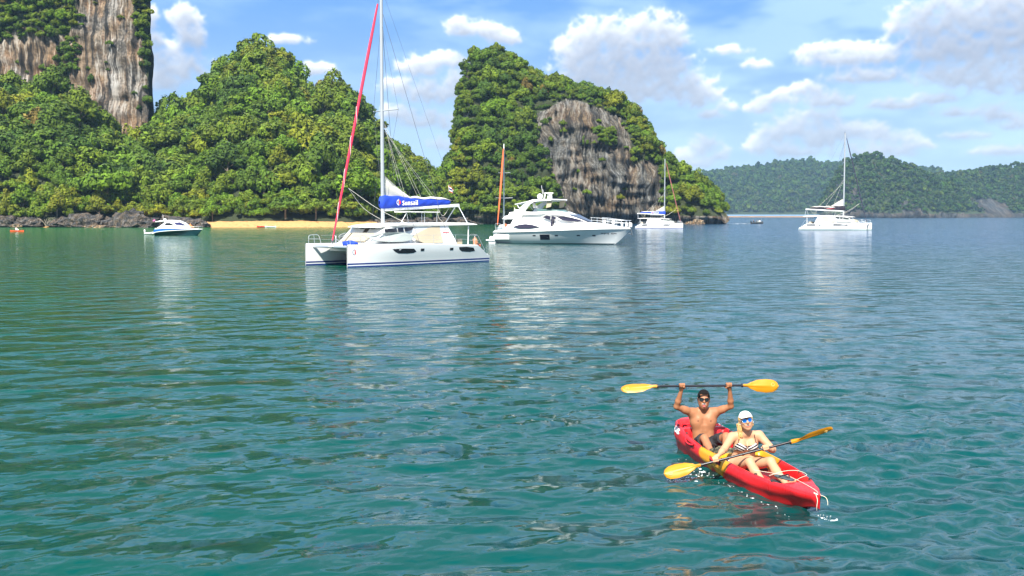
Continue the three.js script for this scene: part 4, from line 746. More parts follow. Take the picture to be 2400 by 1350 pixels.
  const hp = (prof, m, nm) => { const zAt = (x, yy) => { const u = clamp((x - 0.95) / (stemX(yy) - 0.95)), yt = 1.40 + 0.5 * smooth(0, 1, u), h = clamp((yy + 0.5) / (yt + 0.5)); return hullPt(u, h)[2]; }; for (const sg of [1, -1]) part(hull, nm, plate(prof, zAt, sg, 0.015), m); };
  hp([[7.65, 1.17], [8.98, 1.19], [8.76, 0.52], [7.5, 0.5]], Tint, 'hull_window');
  for (const x of [2.05, 6.85, 9.8, 12.5, 14.4]) hp([[x - 0.2, 1.04 + x * 0.008], [x + 0.2, 1.05 + x * 0.008], [x + 0.18, 0.91 + x * 0.008], [x - 0.2, 0.90 + x * 0.008]], Tint, 'porthole');
  for (let k = 0; k < 11; k++) if (k !== 6) { const x = 15.35 + k * 0.17, h = 0.11 + 0.03 * ((k * 7) % 3); hp([[x, 1.40], [x + 0.1, 1.42], [x + 0.07, 1.42 - h], [x - 0.03, 1.40 - h]], Tint, 'name_letter'); }
  for (let k = 0; k < 6; k++) { const x = 1.55 + k * 0.22; hp([[x, 1.26], [x + 0.15, 1.26], [x + 0.15, 1.20], [x, 1.20]], Tint, 'model_letter'); }
  // saloon
  const hw = (x, yy) => lerp(2.1, 1.75, smooth(2, 3.6, yy)) * lerp(1, 0.45, smooth(9.8, 13.6, x));
  part(y, 'saloon', slab([[3.2, 1.6], [3.3, 2.3], [4.2, 3.25], [5.2, 3.62], [7.3, 3.78], [9.6, 3.80], [11.2, 3.52], [12.4, 3.12], [13.5, 2.62], [13.5, 1.9]], hw, 0.12, 0.3), White);
  const sw = (prof, m, nm, th = 0.07) => { for (const sg of [1, -1]) part(y, nm, plate(prof, hw, sg, th), m); };
  sw([[7.75, 3.28], [8.3, 3.52], [8.85, 3.40], [8.82, 2.98]], Tint, 'side_window'); sw([[9.2, 3.34], [9.55, 3.34], [9.62, 3.0], [9.35, 2.98]], Tint, 'side_window'); sw([[9.65, 3.02], [10.15, 2.88], [9.72, 2.92]], Tint, 'side_window');
  sw([[9.6, 3.42], [10.6, 3.40], [12.1, 3.14], [13.1, 2.76], [11.3, 2.78], [10.5, 2.95]], Tint, 'windscreen_side');
  part(y, 'windscreen', crease(gridGeo(8, 8, (u, v) => { const x = lerp(11.1, 13.35, v), yy = lerp(3.62, 2.78, v) + 0.02, w = hw(x, yy) * 0.98; return V(x + 0.35 * (1 - (u * 2 - 1) ** 2) * 0.4, yy, w * (u * 2 - 1)); }), 1), Tint);
  part(y, 'saloon_door', slab([[8.98, 2.15], [8.98, 3.45], [9.18, 3.42], [9.2, 2.15]], (x, yy) => hw(x, yy) + 0.01, 0.01), Tint);
  // big eyelid window low on the side
  const eye = (x) => beamK(x) * 0.985;
  for (const sg of [1, -1]) { part(y, 'lower_side', plate([[2.2, 1.7], [3.4, 2.35], [5.0, 2.68], [6.2, 2.62], [8.0, 2.20], [9.2, 2.05], [9.2, 1.66], [2.2, 1.55]], (x, yy) => lerp(beamK(x) * 0.99, 2.05, smooth(1.9, 2.75, yy)), sg, 0.03), White); part(y, 'eyelid_window', plate([[4.0, 2.10], [4.8, 2.36], [5.6, 2.45], [6.6, 2.36], [7.75, 2.10], [6.4, 1.92], [5.0, 1.90]], (x, yy) => lerp(beamK(x) * 0.99, 2.05, smooth(1.9, 2.75, yy)), sg, 0.16), Tint); }
  // cockpit awning and flybridge
  part(y, 'flybridge_deck', slab([[2.0, 3.05], [2.5, 3.45], [4.2, 3.62], [9.6, 3.86], [9.8, 3.74], [5.0, 3.48], [3.4, 3.0]], (x) => 2.0 * lerp(1, 0.7, smooth(7, 10, x)), 0.08), White);
  part(y, 'flybridge_coaming', slab([[4.8, 3.6], [5.2, 3.98], [6.4, 3.92], [9.4, 4.06], [10.1, 3.95], [11.3, 3.55], [9.0, 3.6]], (x) => 1.85 * lerp(1, 0.6, smooth(7.5, 11, x)), 0.1, 0.3), White);
  part(y, 'flybridge_screen', [1, -1].map((sg) => crease(gridGeo(12, 1, (u, v) => { const x = lerp(7.0, 10.2, u), w = 1.75 * lerp(1, 0.5, smooth(7.5, 10.4, x)); return V(x - v * 0.25, lerp(3.98, 4.34 - 0.15 * u, v), sg * w * (u > 0.99 ? 0 : 1) * (1 - 0.1 * v)); }), 1)), Clear);
  for (const sg of [1, -1]) part(y, 'radar_arch', slab([[3.3, 2.35], [4.0, 3.5], [4.7, 4.5], [5.6, 5.1], [6.4, 5.42], [9.15, 5.48], [9.1, 5.30], [6.7, 5.18], [6.05, 4.85], [5.55, 4.3], [4.9, 3.3], [4.5, 2.5]], 0.16, 0.05).translate(0, 0, sg * 1.95), White);
  for (const sg of [1, -1]) part(y, 'arch_foreleg', slab([[9.1, 5.4], [8.85, 4.55], [8.2, 4.4], [8.35, 5.3]], 0.07, 0.02).translate(0, 0, sg * 1.7), Cream);
  part(y, 'hardtop', slab([[5.6, 5.22], [6.4, 5.46], [9.2, 5.52], [9.25, 5.40], [6.5, 5.32]], 1.95, 0.05), White);
  part(y, 'aft_awning', slab([[3.7, 4.92], [5.6, 5.28], [5.6, 5.2], [3.75, 4.84]], 1.7, 0.03), White); for (const sg of [1, -1]) part(y, 'awning_strut', bar([3.9, 4.9, sg * 1.5], [4.5, 4.2, sg * 1.6], 0.04), Alloy);
  part(y, 'crane_davit', [box(0.9, 0.28, 0.4, 3.75, 4.1, 0.9), bar([3.3, 4.0, 0.9], [3.25, 4.5, 0.9], 0.03)], White); part(y, 'life_raft', slab([[2.2, 3.5], [2.4, 3.9], [4.0, 4.05], [4.1, 3.6]], 0.8, 0.1), White);
  for (const [x, r, z, h] of [[6.65, 0.34, 0.5, 5.86], [8.02, 0.25, 0.3, 5.78], [7.6, 0.17, -0.6, 6.1]]) part(y, 'satellite_dome', new THREE.LatheGeometry([[0, r * 1.05], [r * 0.5, r * 0.9], [r * 0.88, r * 0.5], [r, 0], [r * 0.95, -r * 0.5], [r * 0.7, -r * 1.0], [0, -r]].map((q) => new THREE.Vector2(...q)).reverse(), 16).translate(x, h, z), White);
  part(y, 'radar_mast', [bar([7.0, 5.5, 0], [7.15, 6.2, 0], 0.06), box(1.25, 0.1, 0.14, 7.65, 6.28, 0), bar([7.3, 5.5, -0.3], [7.4, 6.2, -0.3], 0.05)], White); part(y, 'antenna', bar([6.75, 5.6, -0.2], [6.5, 7.25, -0.2], 0.02), White); part(y, 'antenna', bar([7.05, 6.2, 0.2], [6.9, 6.75, 0.2], 0.018), White);
  // bow rails, fenders, cushion
  for (const sg of [1, -1]) {
    const rp = (x, h) => [x, Math.max(bul(x), 1.9) + h, sg * Math.max(0.12, beamK(x) * 0.93)];
    for (const h of [0.34, 0.66]) part(y, 'bow_rail', tubeGeo([14.2, 15.2, 16.2, 17.2, 18.1, 18.75].map((x) => rp(x, h + (x - 14.2) * 0.05)), 0.032, 5), Alloy);
    for (const x of [14.3, 15.0, 15.7, 16.4, 17.1, 17.8, 18.4]) part(y, 'rail_post', bar(rp(x, -0.05), rp(x, 0.66 + (x - 14.2) * 0.05), 0.03), Alloy);
    for (const x of [15.9, 17.9, 18.7]) part(y, 'fender', new THREE.CapsuleGeometry(0.14, 0.32, 4, 10).translate(...rp(x, 0.32)), WhiteTape);
  }
  part(y, 'sun_pad', slab([[13.6, 2.66], [15.0, 2.58], [14.9, 2.46], [13.6, 2.5]], 0.9, 0.05), mat(0.10, 0.06, 0.35, 0.8));
  part(y, 'anchor', [bar([18.75, 1.85, 0], [18.95, 1.2, 0], 0.05), bar([18.7, 1.2, -0.3], [18.95, 1.25, 0.3], 0.06), bar([18.5, 1.35, 0.1], [18.98, 1.2, 0], 0.05)], Wire);
  part(y, 'cockpit_shade_panel', box(0.06, 1.5, 3.2, 3.25, 2.35, 0), Tint); part(y, 'cockpit_table', box(0.8, 0.06, 1.4, 2.4, 2.0, 0), Teak);  // first panel is a dark sheet standing in for the shaded cockpit interior
  globalThis.yacht = y;
}
// ---------------------------------------------------------------- the sloop half hidden behind the yacht, bow towards the viewer
{
  const c = sea(1184, 553).setY(0), f = V(-0.24, 0, 0.97).normalize(), t = thing('sailing_sloop', 'pale sloop with rolled orange headsail, half hidden behind the yacht stern', 'sailboat', null, c, headingOf(f.x, f.z));
  const half = (x, yy) => (0.03 + 1.65 * Math.pow(clamp((5.6 - x) / 6), 0.7)) * Math.pow(clamp((yy + 0.5) / 1.7), 0.4) * lerp(0.8, 1, smooth(-6, -1, x));
  const xs = Array.from({ length: 26 }, (_, i) => lerp(-5.6, 5.55, i / 25));
  const hull = part(t, 'hull', hullGeo(stationsOf(xs, (x) => { const h = lerp(1.15, 1.5, smooth(-5, 5.5, x)), s = [[-0.5, 0.01]]; for (let k = 0; k <= 6; k++) { const yy = -0.4 + (h + 0.4) * k / 6; s.push([yy, half(x, yy)]); } return s; })), mat(0.58, 0.66, 0.66, 0.3));
  part(hull, 'cove_stripe', [1, -1].map((s) => gridGeo(24, 1, (u, v) => { const x = lerp(-5.5, 5.5, u), yy = lerp(0.05, 0.14, v); return V(x, yy, s * (half(x, yy) + 0.01)); })), Navy);
  part(t, 'coachroof', slab([[2.6, 1.4], [1.6, 1.85], [-1.8, 1.95], [-2.2, 1.3]], (x) => lerp(1.0, 0.55, smooth(0, 2.6, x)), 0.08), Deck);
  part(t, 'mast', tubeGeo([[0.9, 1.7, 0], [0.85, 15.6, 0]], (u) => 0.12 - 0.03 * u, 8), mat(0.66, 0.66, 0.64, 0.4));
  for (const [h, w] of [[6.45, 1.5], [10.7, 1.05]]) for (const s of [1, -1]) part(t, 'spreader', bar([0.88, h, 0], [0.6, h + 0.05, s * w], 0.035), MastPaint);
  for (const s of [1, -1]) part(t, 'stay', [bar([0.86, 15.4, 0], [0.6, 10.75, s * 1.05], 0.012, 4), bar([0.6, 10.75, s * 1.05], [0.6, 6.5, s * 1.5], 0.012, 4), bar([0.6, 6.5, s * 1.5], [0.6, 1.4, s * 1.6], 0.012, 4)], Wire);
  part(t, 'stay', bar([0.85, 15.5, 0], [-5.5, 1.2, 0], 0.012, 4), Wire);
  part(t, 'furled_headsail', tubeGeo([[5.2, 1.9, 0], [3.4, 7.0, 0], [1.1, 14.8, 0]], (u) => 0.06 + 0.13 * Math.sin(Math.PI * Math.pow(1 - u, 0.7) * 0.9 + 0.25), 8), OrangeCloth);
  part(t, 'pulpit', [tubeGeo([[4.6, 1.45, 0.5], [4.8, 2.1, 0.45], [5.5, 2.15, 0], [4.8, 2.1, -0.45], [4.6, 1.45, -0.5]], 0.03), bar([5.4, 1.5, 0], [5.5, 2.15, 0], 0.025)], Alloy);
  for (const [x, z] of [[3, 0.95], [1.4, 1.4], [3, -0.95], [1.4, -1.4]]) part(t, 'stanchion', bar([x, 1.4, z], [x, 2.05, z], 0.02), Alloy);
  part(t, 'boom_cover', tubeGeo([[0.8, 2.9, 0], [-2, 3.0, 0], [-4.2, 2.9, 0]], (u) => 0.22 - 0.1 * u, 8), SailCloth);
  part(t, 'orange_buoy', new THREE.SphereGeometry(0.25, 10, 8).translate(2.4, 1.85, -0.7), OrangeCloth);
}
// ---------------------------------------------------------------- the blue and white motor cruiser by the rocks, with its tender
{
  const c = sea(417, 552.3).setY(0), t = thing('motor_cruiser', 'small blue and white motor cruiser anchored off the dark shore rocks', 'motorboat', null, c, headingOf(1, 0.02));
  const hw = (x, yy) => Math.max(0.02, 1.3 * Math.pow(clamp((4.35 - x) / 4.2), 0.6)) * lerp(0.78, 1, smooth(-0.3, 0.9, yy));
  const HullTeal = mat(0.006, 0.035, 0.05, 0.35), Band = mat(0.005, 0.10, 0.36, 0.35), White = mat(0.82, 0.82, 0.82, 0.3);
  const low = (x) => lerp(0.50, 1.12, Math.pow(clamp((x + 3.9) / 8.1), 0.55));
  part(t, 'hull', slab([[-3.75, -0.3], [-3.95, 0.45], [-2.7, 0.66], [-0.6, 0.95], [2, 1.08], [4.25, 1.10], [3.5, 0.2], [3.2, -0.3]], (x, yy) => hw(x, yy) * lerp(0.5, 1, smooth(-0.35, 0.9, yy + (x > 2.5 ? -0.25 * (x - 2.5) : 0))), 0.05, 0.25), HullTeal);
  part(t, 'blue_band', slab([[-3.85, 0.55], [-3.7, 1.12], [-2.2, 1.24], [2.4, 1.22], [4.1, 1.12], [2, 1.06], [-0.6, 0.94], [-2.7, 0.66]], (x, yy) => hw(x, yy) * 1.0 + 0.03, 0.04, 0.25), Band);
  part(t, 'rub_rail', [1, -1].map((s) => tubeGeo([-3.95, -2.7, -0.6, 2, 3.4, 4.3].map((x) => [x, low(x) + 0.01, s * (hw(x, 0.9) + 0.03)]), 0.05, 5)), White);
  part(t, 'deck', slab([[-3.65, 1.08], [-3.5, 1.3], [2.6, 1.30], [4.2, 1.14], [2.4, 1.12]], (x, yy) => hw(x, 1) * 0.97, 0.04), White);
  const cw = (x, yy) => lerp(1.15, 0.85, smooth(1.2, 2.6, yy)) * lerp(1, 0.55, smooth(0.8, 2.4, x));
  part(t, 'cabin', slab([[-3.3, 1.25], [-2.1, 2.2], [-1.9, 2.52], [-3.6, 2.34], [-3.65, 2.42], [-2.8, 2.62], [-1.2, 2.72], [0.2, 2.66], [1.3, 2.2], [2.4, 1.3]], cw, 0.06, 0.25), White);
  for (const s of [1, -1]) { part(t, 'side_window', plate([[-1.95, 1.82], [-1.7, 2.2], [-1.1, 2.24], [-0.1, 1.78]], cw, s, 0.07), DarkGlass); part(t, 'windscreen', plate([[-0.45, 2.3], [0.55, 2.36], [1.7, 1.86], [0.1, 1.88]], cw, s, 0.07), mat(0.03, 0.03, 0.10, 0.08)); }
  part(t, 'bow_rail', [1, -1].flatMap((s) => [tubeGeo([[2.4, 1.6, s * 0.75], [3.4, 1.62, s * 0.5], [4.35, 1.5, 0]], 0.02), bar([2.4, 1.2, s * 0.78], [2.4, 1.6, s * 0.75], 0.02), bar([3.4, 1.2, s * 0.5], [3.4, 1.62, s * 0.5], 0.02)]), Alloy);
  part(t, 'aerial', bar([-2.5, 2.6, 0], [-2.55, 3.7, 0], 0.02), WhiteTape); part(t, 'radar', new THREE.CylinderGeometry(0.22, 0.24, 0.2, 14).translate(-2.2, 2.85, 0), White); part(t, 'pennant', gridGeo(4, 3, (u, v) => V(-3.95 - u * 0.4, 2.55 + v * 0.28 - u * 0.1, 0.05 * Math.sin(u * 5))), mat(0.55, 0.12, 0.3, 0.8, { side: THREE.DoubleSide })); part(t, 'flag_staff', bar([-3.85, 2.3, 0], [-3.98, 2.9, 0], 0.015), Alloy);
  part(t, 'swim_platform', slab([[-4.2, 0.34], [-3.6, 0.36], [-3.6, 0.46], [-4.2, 0.44]], 1.0, 0.03), White);
  globalThis.cruiser = t;
  const d = thing('tender_dinghy', 'small grey inflatable dinghy with outboard behind the blue cruiser', 'dinghy', null, sea(349, 549.5).setY(0), headingOf(1, -0.15));
  const Tube = mat(0.42, 0.45, 0.47, 0.5); part(d, 'tube', tubeGeo([[-0.75, 0.2, 0.42], [0.3, 0.22, 0.45], [0.95, 0.36, 0.0], [0.3, 0.22, -0.45], [-0.75, 0.2, -0.42]], 0.19, 10), Tube);
  part(d, 'floor', box(1.3, 0.05, 0.6, 0, 0.12, 0), PaleGrey); part(d, 'transom', box(0.05, 0.35, 0.6, -0.6, 0.25, 0), Deck); part(d, 'outboard_motor', [new THREE.CapsuleGeometry(0.14, 0.2, 4, 8).translate(-0.75, 0.68, 0), box(0.1, 0.55, 0.12, -0.78, 0.25, 0)], WhiteTape);
  part(d, 'painter', tubeGeo([[1.05, 0.3, 0], [1.6, 0.1, 0.05], [2.0, 0.35, 0.1]], 0.012, 4), Rope);
}
// ---------------------------------------------------------------- small craft
function littleKayak(name, label, group, pos, turn, m) {
  const t = thing(name, label, 'kayak', group, pos, turn), hw = (x) => 0.38 * Math.sqrt(clamp(1 - (x / 1.7) ** 2)) + 0.01;
  const xs = Array.from({ length: 20 }, (_, i) => lerp(-1.69, 1.69, i / 19));
  part(t, 'hull', hullGeo(stationsOf(xs, (x) => { const h = 0.22 + 0.12 * (x / 1.7) ** 2, w = hw(x); return [[-0.1, 0.0], [-0.06, w * 0.6], [0.08, w * 0.95], [h, w]]; }), 0.02), m);
  part(t, 'seat_well', new THREE.CylinderGeometry(0.24, 0.2, 0.04, 14).scale(1.4, 1, 0.9).translate(-0.2, 0.26, 0), Black);
  return t;
}
const OrangePlastic = mat(0.72, 0.085, 0.02, 0.45), RedPlastic = mat(0.66, 0.012, 0.02, 0.42);
littleKayak('touring_kayak', 'distant orange kayak with a rider in white, close to the left shore', null, sea(40, 543).setY(0), headingOf(0.97, 0.2), OrangePlastic);
littleKayak('touring_kayak', 'red kayak pulled up at the edge of the sand beach', null, V(...at(616, 533.5, 301).toArray()).setY(0.12), headingOf(0.98, -0.15), RedPlastic);
littleKayak('touring_kayak', 'white kayak at the sand edge beside the red one', null, V(...at(634, 533.2, 300).toArray()).setY(0.1), headingOf(0.99, 0.1), WhiteTape);
{
  const p = sea(1774, 524.5).setY(0), t = thing('motor_skiff', 'distant dark skiff with passengers crossing the bay before the far hill', 'skiff', null, p, headingOf(0.98, -0.2)); t.scale.setScalar(1.15);
  const xs = Array.from({ length: 14 }, (_, i) => lerp(-2.2, 2.4, i / 13)), hw = (x) => 0.85 * Math.pow(clamp((2.45 - x) / 2.5), 0.6) + 0.02;
  part(t, 'hull', hullGeo(stationsOf(xs, (x) => { const w = hw(x), h = 0.55 + 0.35 * smooth(0.5, 2.4, x); return [[-0.2, 0.02], [0, w * 0.7], [0.3, w * 0.95], [h, w]]; })), mat(0.06, 0.065, 0.06, 0.6));
  part(t, 'screen', slab([[0.3, 0.6], [0.5, 1.2], [0.6, 1.2], [0.9, 0.6]], 0.5, 0.03), PaleGrey); part(t, 'outboard_motor', [box(0.35, 0.5, 0.3, -2.3, 0.8, 0), box(0.12, 0.7, 0.14, -2.35, 0.3, 0)], Black); part(t, 'pole', bar([1.6, 0.6, 0.2], [1.65, 1.9, 0.2], 0.03), Alloy);
  const foam = mat(0.75, 0.77, 0.78, 0.9); tag(part(scene, 'boat_wake', gridGeo(30, 4, (u, v) => { const q = V(-2.4 - u * 13, 0.06 + 0.05 * n2(u * 20, v * 3), (v - 0.5) * (0.5 + 2.2 * u) * (1 + 0.5 * n2(u * 14, 5))); return q.applyAxisAngle(V(0, 1, 0), t.rotation.y).add(p); }), foam), 'streak of white foam trailing behind the distant skiff', 'wake');
}

// ---------------------------------------------------------------- rocks along the shore
{
  const rockTex = limestone(500, [0.62, 0.62, 0.63], 0.25, 0.8);
  const Dark = new THREE.MeshStandardMaterial({ map: rockTex, color: rgb(0.42, 0.42, 0.43), roughness: 0.95, bumpMap: rockGrain, bumpScale: 0.3 }), Pale = new THREE.MeshStandardMaterial({ map: rockTex, color: rgb(0.95, 0.80, 0.58), roughness: 0.95, bumpMap: rockGrain, bumpScale: 0.2 });
  function boulder(seed, w, h, d, jag = 0.35) {
    const g = mergeVertices(new THREE.IcosahedronGeometry(1, 4).deleteAttribute('normal').deleteAttribute('uv')), P = g.attributes.position, uv = [];
    for (let i = 0; i < P.count; i++) { let x = P.getX(i), y = P.getY(i), z = P.getZ(i); const r = 1 + jag * fbm3(x * 1.3 + seed, y * 1.1, z * 1.3, 4) * 1.6 + jag * 0.7 * (0.4 - Math.abs(n3(x * 3.1, y * 2.2 + seed, z * 3.1))); x *= r; y *= r; z *= r; P.setXYZ(i, x * w, y * h * (y < 0 ? 0.5 : 1), z * d); uv.push((x * w + z * d * 0.6) / 14, y * h / 14); }
    g.setAttribute('uv', new THREE.Float32BufferAttribute(uv, 2)); g.computeVertexNormals(); return crease(g, 0.35);
  }
  const put = (px, py, dist, w, h, d, seed, label, group, m) => { const p = at(px, py, dist); p.y = Math.max(p.y, -0.4); const t = part(scene, 'shore_rock', boulder(seed, w, h, d), m); t.position.copy(p); if (m === Dark) t.scale.y = w > 5.5 ? 0.8 : 0.62; tag(t, label, 'rock', group); };
  put(310, 530, 298, 5.6, 5.0, 3.5, 3, 'tallest jagged grey rock on the shore left of the blue cruiser', null, Dark);
  put(350, 530, 300, 3.6, 4.2, 3, 5, 'upright dark rock just behind the cruiser stern', null, Dark);
  put(205, 528, 301, 5.8, 4.0, 3, 7, 'broad dark rock with pale streaks under the trees', null, Dark);
  put(408, 527, 302, 4.6, 4.4, 3, 9, 'pale jagged rock rising right behind the cruiser cabin', null, Dark);
  put(437, 528, 302, 4.4, 3.2, 3, 10, 'grey rock behind the cruiser bow', null, Dark);
  put(468, 530, 303, 2.6, 2.9, 2.4, 11, 'dark rounded rock at the left end of the sand beach', null, Dark);
  put(255, 528, 302, 3.4, 3.2, 2.5, 12, 'dark rock between the broad one and the tallest one', null, Dark);
  put(20, 528, 303, 5, 4.6, 3, 13, 'shaded dark rock wall at the far left shore', null, Dark);
  put(70, 526, 304, 4, 3.6, 3, 14, 'dark overhung rock beside the driftwood', null, Dark);
  put(150, 527, 304, 4.4, 3.0, 3, 15, 'low dark rock right of the driftwood', null, Dark);
  put(225, 534, 297, 3.6, 0.75, 1.8, 16, 'long flat tan rock ledge at the water edge', null, Pale);
  put(268, 534, 297, 2.6, 0.65, 1.6, 17, 'flat tan slab at the foot of the tallest rock', null, Pale);
  put(38, 531, 300, 1.6, 0.7, 1.2, 18, 'small tan boulder on the far left shore', null, Pale);
  put(450, 534, 298, 2.2, 0.5, 1.4, 19, 'low tan rocks in front of the cruiser bow', null, Pale);
  put(1632, 525, 412, 3.0, 1.9, 2.6, 23, 'rounded brown rock under the right end of the island', null, Pale);
  put(1614, 527, 411, 1.5, 1.2, 1.5, 24, 'smaller brown rock left of the rounded one under the island', null, Pale);
  [[905, 530, 336, 6, 2.8], [945, 529, 352, 6, 2.6], [990, 528, 372, 7, 3.2], [1035, 527, 390, 7, 3.4], [1075, 526, 402, 6, 3.0]].forEach(([px, py, d, w, h], i) => put(px, py, d, w, h, 4, 40 + i, 'dark wet rock in the shaded shore between the beach and the island', 'dark rocks between beach and island', Dark));
  // driftwood
  const R = rng(61), t = thing('driftwood', 'tangled bare grey driftwood branches on the left shore', 'driftwood', null, at(108, 531, 299)), Grey = mat(0.22, 0.18, 0.14, 0.95); t.position.y = 0.3;
  for (let i = 0; i < 11; i++) { const a = R() * 6.28, l = 1.4 + 2.2 * R(), e = [Math.cos(a) * l, 0.4 + 2.4 * R(), Math.sin(a) * l * 0.5]; part(t, 'branch', tubeGeo([[0.3 * R(), 0, 0], [e[0] * 0.5, e[1] * 0.75, e[2] * 0.5], e], (u) => 0.13 * (1 - 0.75 * u), 6), Grey); }
}

// ---------------------------------------------------------------- the tandem kayak
const kf = kayakBow.clone().sub(kayakStern).setY(0).normalize(), kturn = headingOf(kf.x, kf.z);
const kayakAt = (x, y, z) => V(kayakStern.x + kf.x * x - kf.z * z, y, kayakStern.z + kf.z * x + kf.x * z);   // x to the bow, z to starboard
const ramp = (t) => (x) => { if (x <= t[0][0]) return t[0][1]; for (let i = 1; i < t.length; i++) if (x <= t[i][0]) { const u = (x - t[i - 1][0]) / (t[i][0] - t[i - 1][0]); return lerp(t[i - 1][1], t[i][1], u * u * (3 - 2 * u) * 0.5 + u * 0.5); } return t[t.length - 1][1]; };
{
  const t = thing('tandem_kayak', 'red and yellow sit on top tandem kayak carrying two paddlers', 'kayak', null, kayakStern.clone(), kturn);
  const W = ramp([[-0.42, 0.01], [-0.38, 0.16], [-0.28, 0.275], [-0.08, 0.36], [0.3, 0.40], [0.9, 0.42], [1.7, 0.42], [2.3, 0.385], [2.8, 0.305], [3.2, 0.185], [3.45, 0.065], [3.54, 0.005]]), Hh = ramp([[-0.42, 0.38], [0.1, 0.335], [0.6, 0.28], [1.2, 0.235], [2.2, 0.235], [2.9, 0.225], [3.54, 0.205]]);
  const well = (x) => Math.max(smooth(0.16, 0.26, x) * (1 - smooth(1.08, 1.2, x)), smooth(1.30, 1.42, x) * (1 - smooth(2.72, 3.0, x)), 0.42 * smooth(-0.3, -0.2, x) * (1 - smooth(0.02, 0.1, x)));
  const seatRise = (x) => 0.05 * smooth(0.2, 0.3, x) * (1 - smooth(0.6, 0.75, x)) + 0.05 * smooth(1.4, 1.5, x) * (1 - smooth(1.8, 1.95, x));
  const yellow = rgb(0.62, 0.265, 0.004), red = rgb(0.56, 0.010, 0.014);
  const NU = 230, NQ = 46, pos = [], col = [], ix = [];
  function pt(x, q) {   // q: 0 keel .. 1 rim .. 2 middle of the deck
    const w = W(x), h = Hh(x), keel = -0.10 + 0.16 * smooth(2.6, 3.5, x) ** 2 + 0.24 * smooth(0.15, -0.42, x) ** 2;
    if (q <= 1) {
      const k = [[0, keel], [0.55, keel + 0.008], [0.84, keel + 0.05], [0.93, lerp(keel, h, 0.45)], [1.0, lerp(keel, h, 0.60)], [1.015, lerp(keel, h, 0.70)], [0.985, lerp(keel, h, 0.92)], [0.93, h]], f = q * 7, i = Math.min(6, Math.floor(f)), u = f - i;
      const sharp = smooth(2.4, 3.45, x), a = lerp(k[i][0], k[i + 1][0], u), y = lerp(k[i][1], k[i + 1][1], u);
      return [lerp(a, a * lerp(0.25, 1, smooth(keel, h, y)), sharp) * w, y];
    }
    const v = q - 1, z = 0.93 * (1 - v), d = well(x), edge = smooth(0.87, 0.70, z), fl = 0.045 + seatRise(x) * smooth(0.75, 0.4, z) + 0.018 * (Math.abs(z) < 0.12 ? 1 : 0);
    const crown = h + 0.012 * smooth(0.93, 0.86, z) + 0.02 * (1 - z * z) * smooth(2.8, 3.1, x) - 0.03 * smooth(1.16, 1.22, x) * (1 - smooth(1.28, 1.34, x)) * edge;
    const groove = -0.02 * smooth(0.02, 0.0, Math.abs(x + 0.02) - 0.015) * (z < 0.7 ? 1 : 0);
    return [z * w, lerp(crown + groove, Math.min(fl, crown), d * edge)];
  }
  for (let i = 0; i <= NU; i++) { const x = lerp(-0.42, 3.54, i / NU); for (let j = -NQ; j <= NQ; j++) {
    const [z, y] = pt(x, 2 * Math.abs(j) / NQ), zz = Math.sign(j) * z;
    pos.push(x, y, zz);
    const e = 0.07 * n2(x * 5, y * 9 + zz * 4) + 0.16 * smooth(0.18, 0.02, y) , m = smooth(-0.025, 0.025, Math.min(x - 0.98 - e, 1.88 - e - x)) * smooth(-0.02, 0.03, y + 0.1 * n2(x * 3, zz * 2));
    col.push(lerp(red.r, yellow.r, m), lerp(red.g, yellow.g, m), lerp(red.b, yellow.b, m));
  } }
  const m = 2 * NQ + 1; for (let i = 0; i < NU; i++) for (let j = 0; j < m - 1; j++) { if (j === NQ) { } const a = i * m + j, b = a + 1, c = a + m, d = c + 1; ix.push(a, b, c, b, d, c); }
  // the strip runs deck middle (port) .. keel .. deck middle (starboard): reorder so that |j| grows from keel
  const g = new THREE.BufferGeometry(); g.setAttribute('position', new THREE.Float32BufferAttribute(pos, 3)); g.setAttribute('color', new THREE.Float32BufferAttribute(col, 3)); g.setIndex(ix); g.computeVertexNormals();
  const scuff = dataTex(256, 256, (u, v) => { const q = 0.42 + 0.25 * fbm2(u * 20, v * 20, 4); return [q, q, q]; }, false);
  g.setAttribute('uv', new THREE.Float32BufferAttribute(pos.filter((_, i) => i % 3 !== 1), 2));
  part(t, 'hull', g, new THREE.MeshPhysicalMaterial({ vertexColors: true, roughness: 0.9, roughnessMap: scuff, clearcoat: 0.15, clearcoatRoughness: 0.3 }));
  const onSide = (x, q, s, out = 0.008) => { const [z, y] = pt(x, q); return [x, y, s * (z + out)]; };
  for (const s of [1, -1]) {
    // carrying handles over dark strips painted as recess shade, and small fittings
    for (const x of [0.62, 1.52]) { part(t, 'handle_recess_shade', [gridGeo(10, 3, (u, v) => V(...onSide(x - 0.17 + 0.34 * u, 0.76 + 0.10 * v, s, 0.006)))], mat(0.10, 0.004, 0.005, 0.6)); part(t, 'side_handle', tubeGeo([onSide(x - 0.16, 0.86, s, 0.008), onSide(x - 0.07, 0.83, s, 0.03), onSide(x + 0.07, 0.83, s, 0.03), onSide(x + 0.16, 0.86, s, 0.008)], 0.012, 6), RedPlastic); }
    for (const x of [-0.05, 0.35, 1.0, 2.5, 2.85]) part(t, 'deck_fitting', new THREE.CylinderGeometry(0.018, 0.022, 0.016, 10).translate(x, Hh(x) + 0.012, s * W(x) * 0.86), Black);
    // white brand strokes on the stern quarter
    for (let k = 0; k < 4; k++) { const x = -0.06 + 0.055 * k; part(t, 'emblem_stroke', tubeGeo([onSide(x, 0.97, s, 0.004), onSide(x + 0.03, 0.90, s, 0.006), onSide(x - 0.005, 0.86, s, 0.006), onSide(x + 0.04, 0.78 + 0.02 * (k % 2), s, 0.006)], 0.008, 5), WhiteTape); }
  }
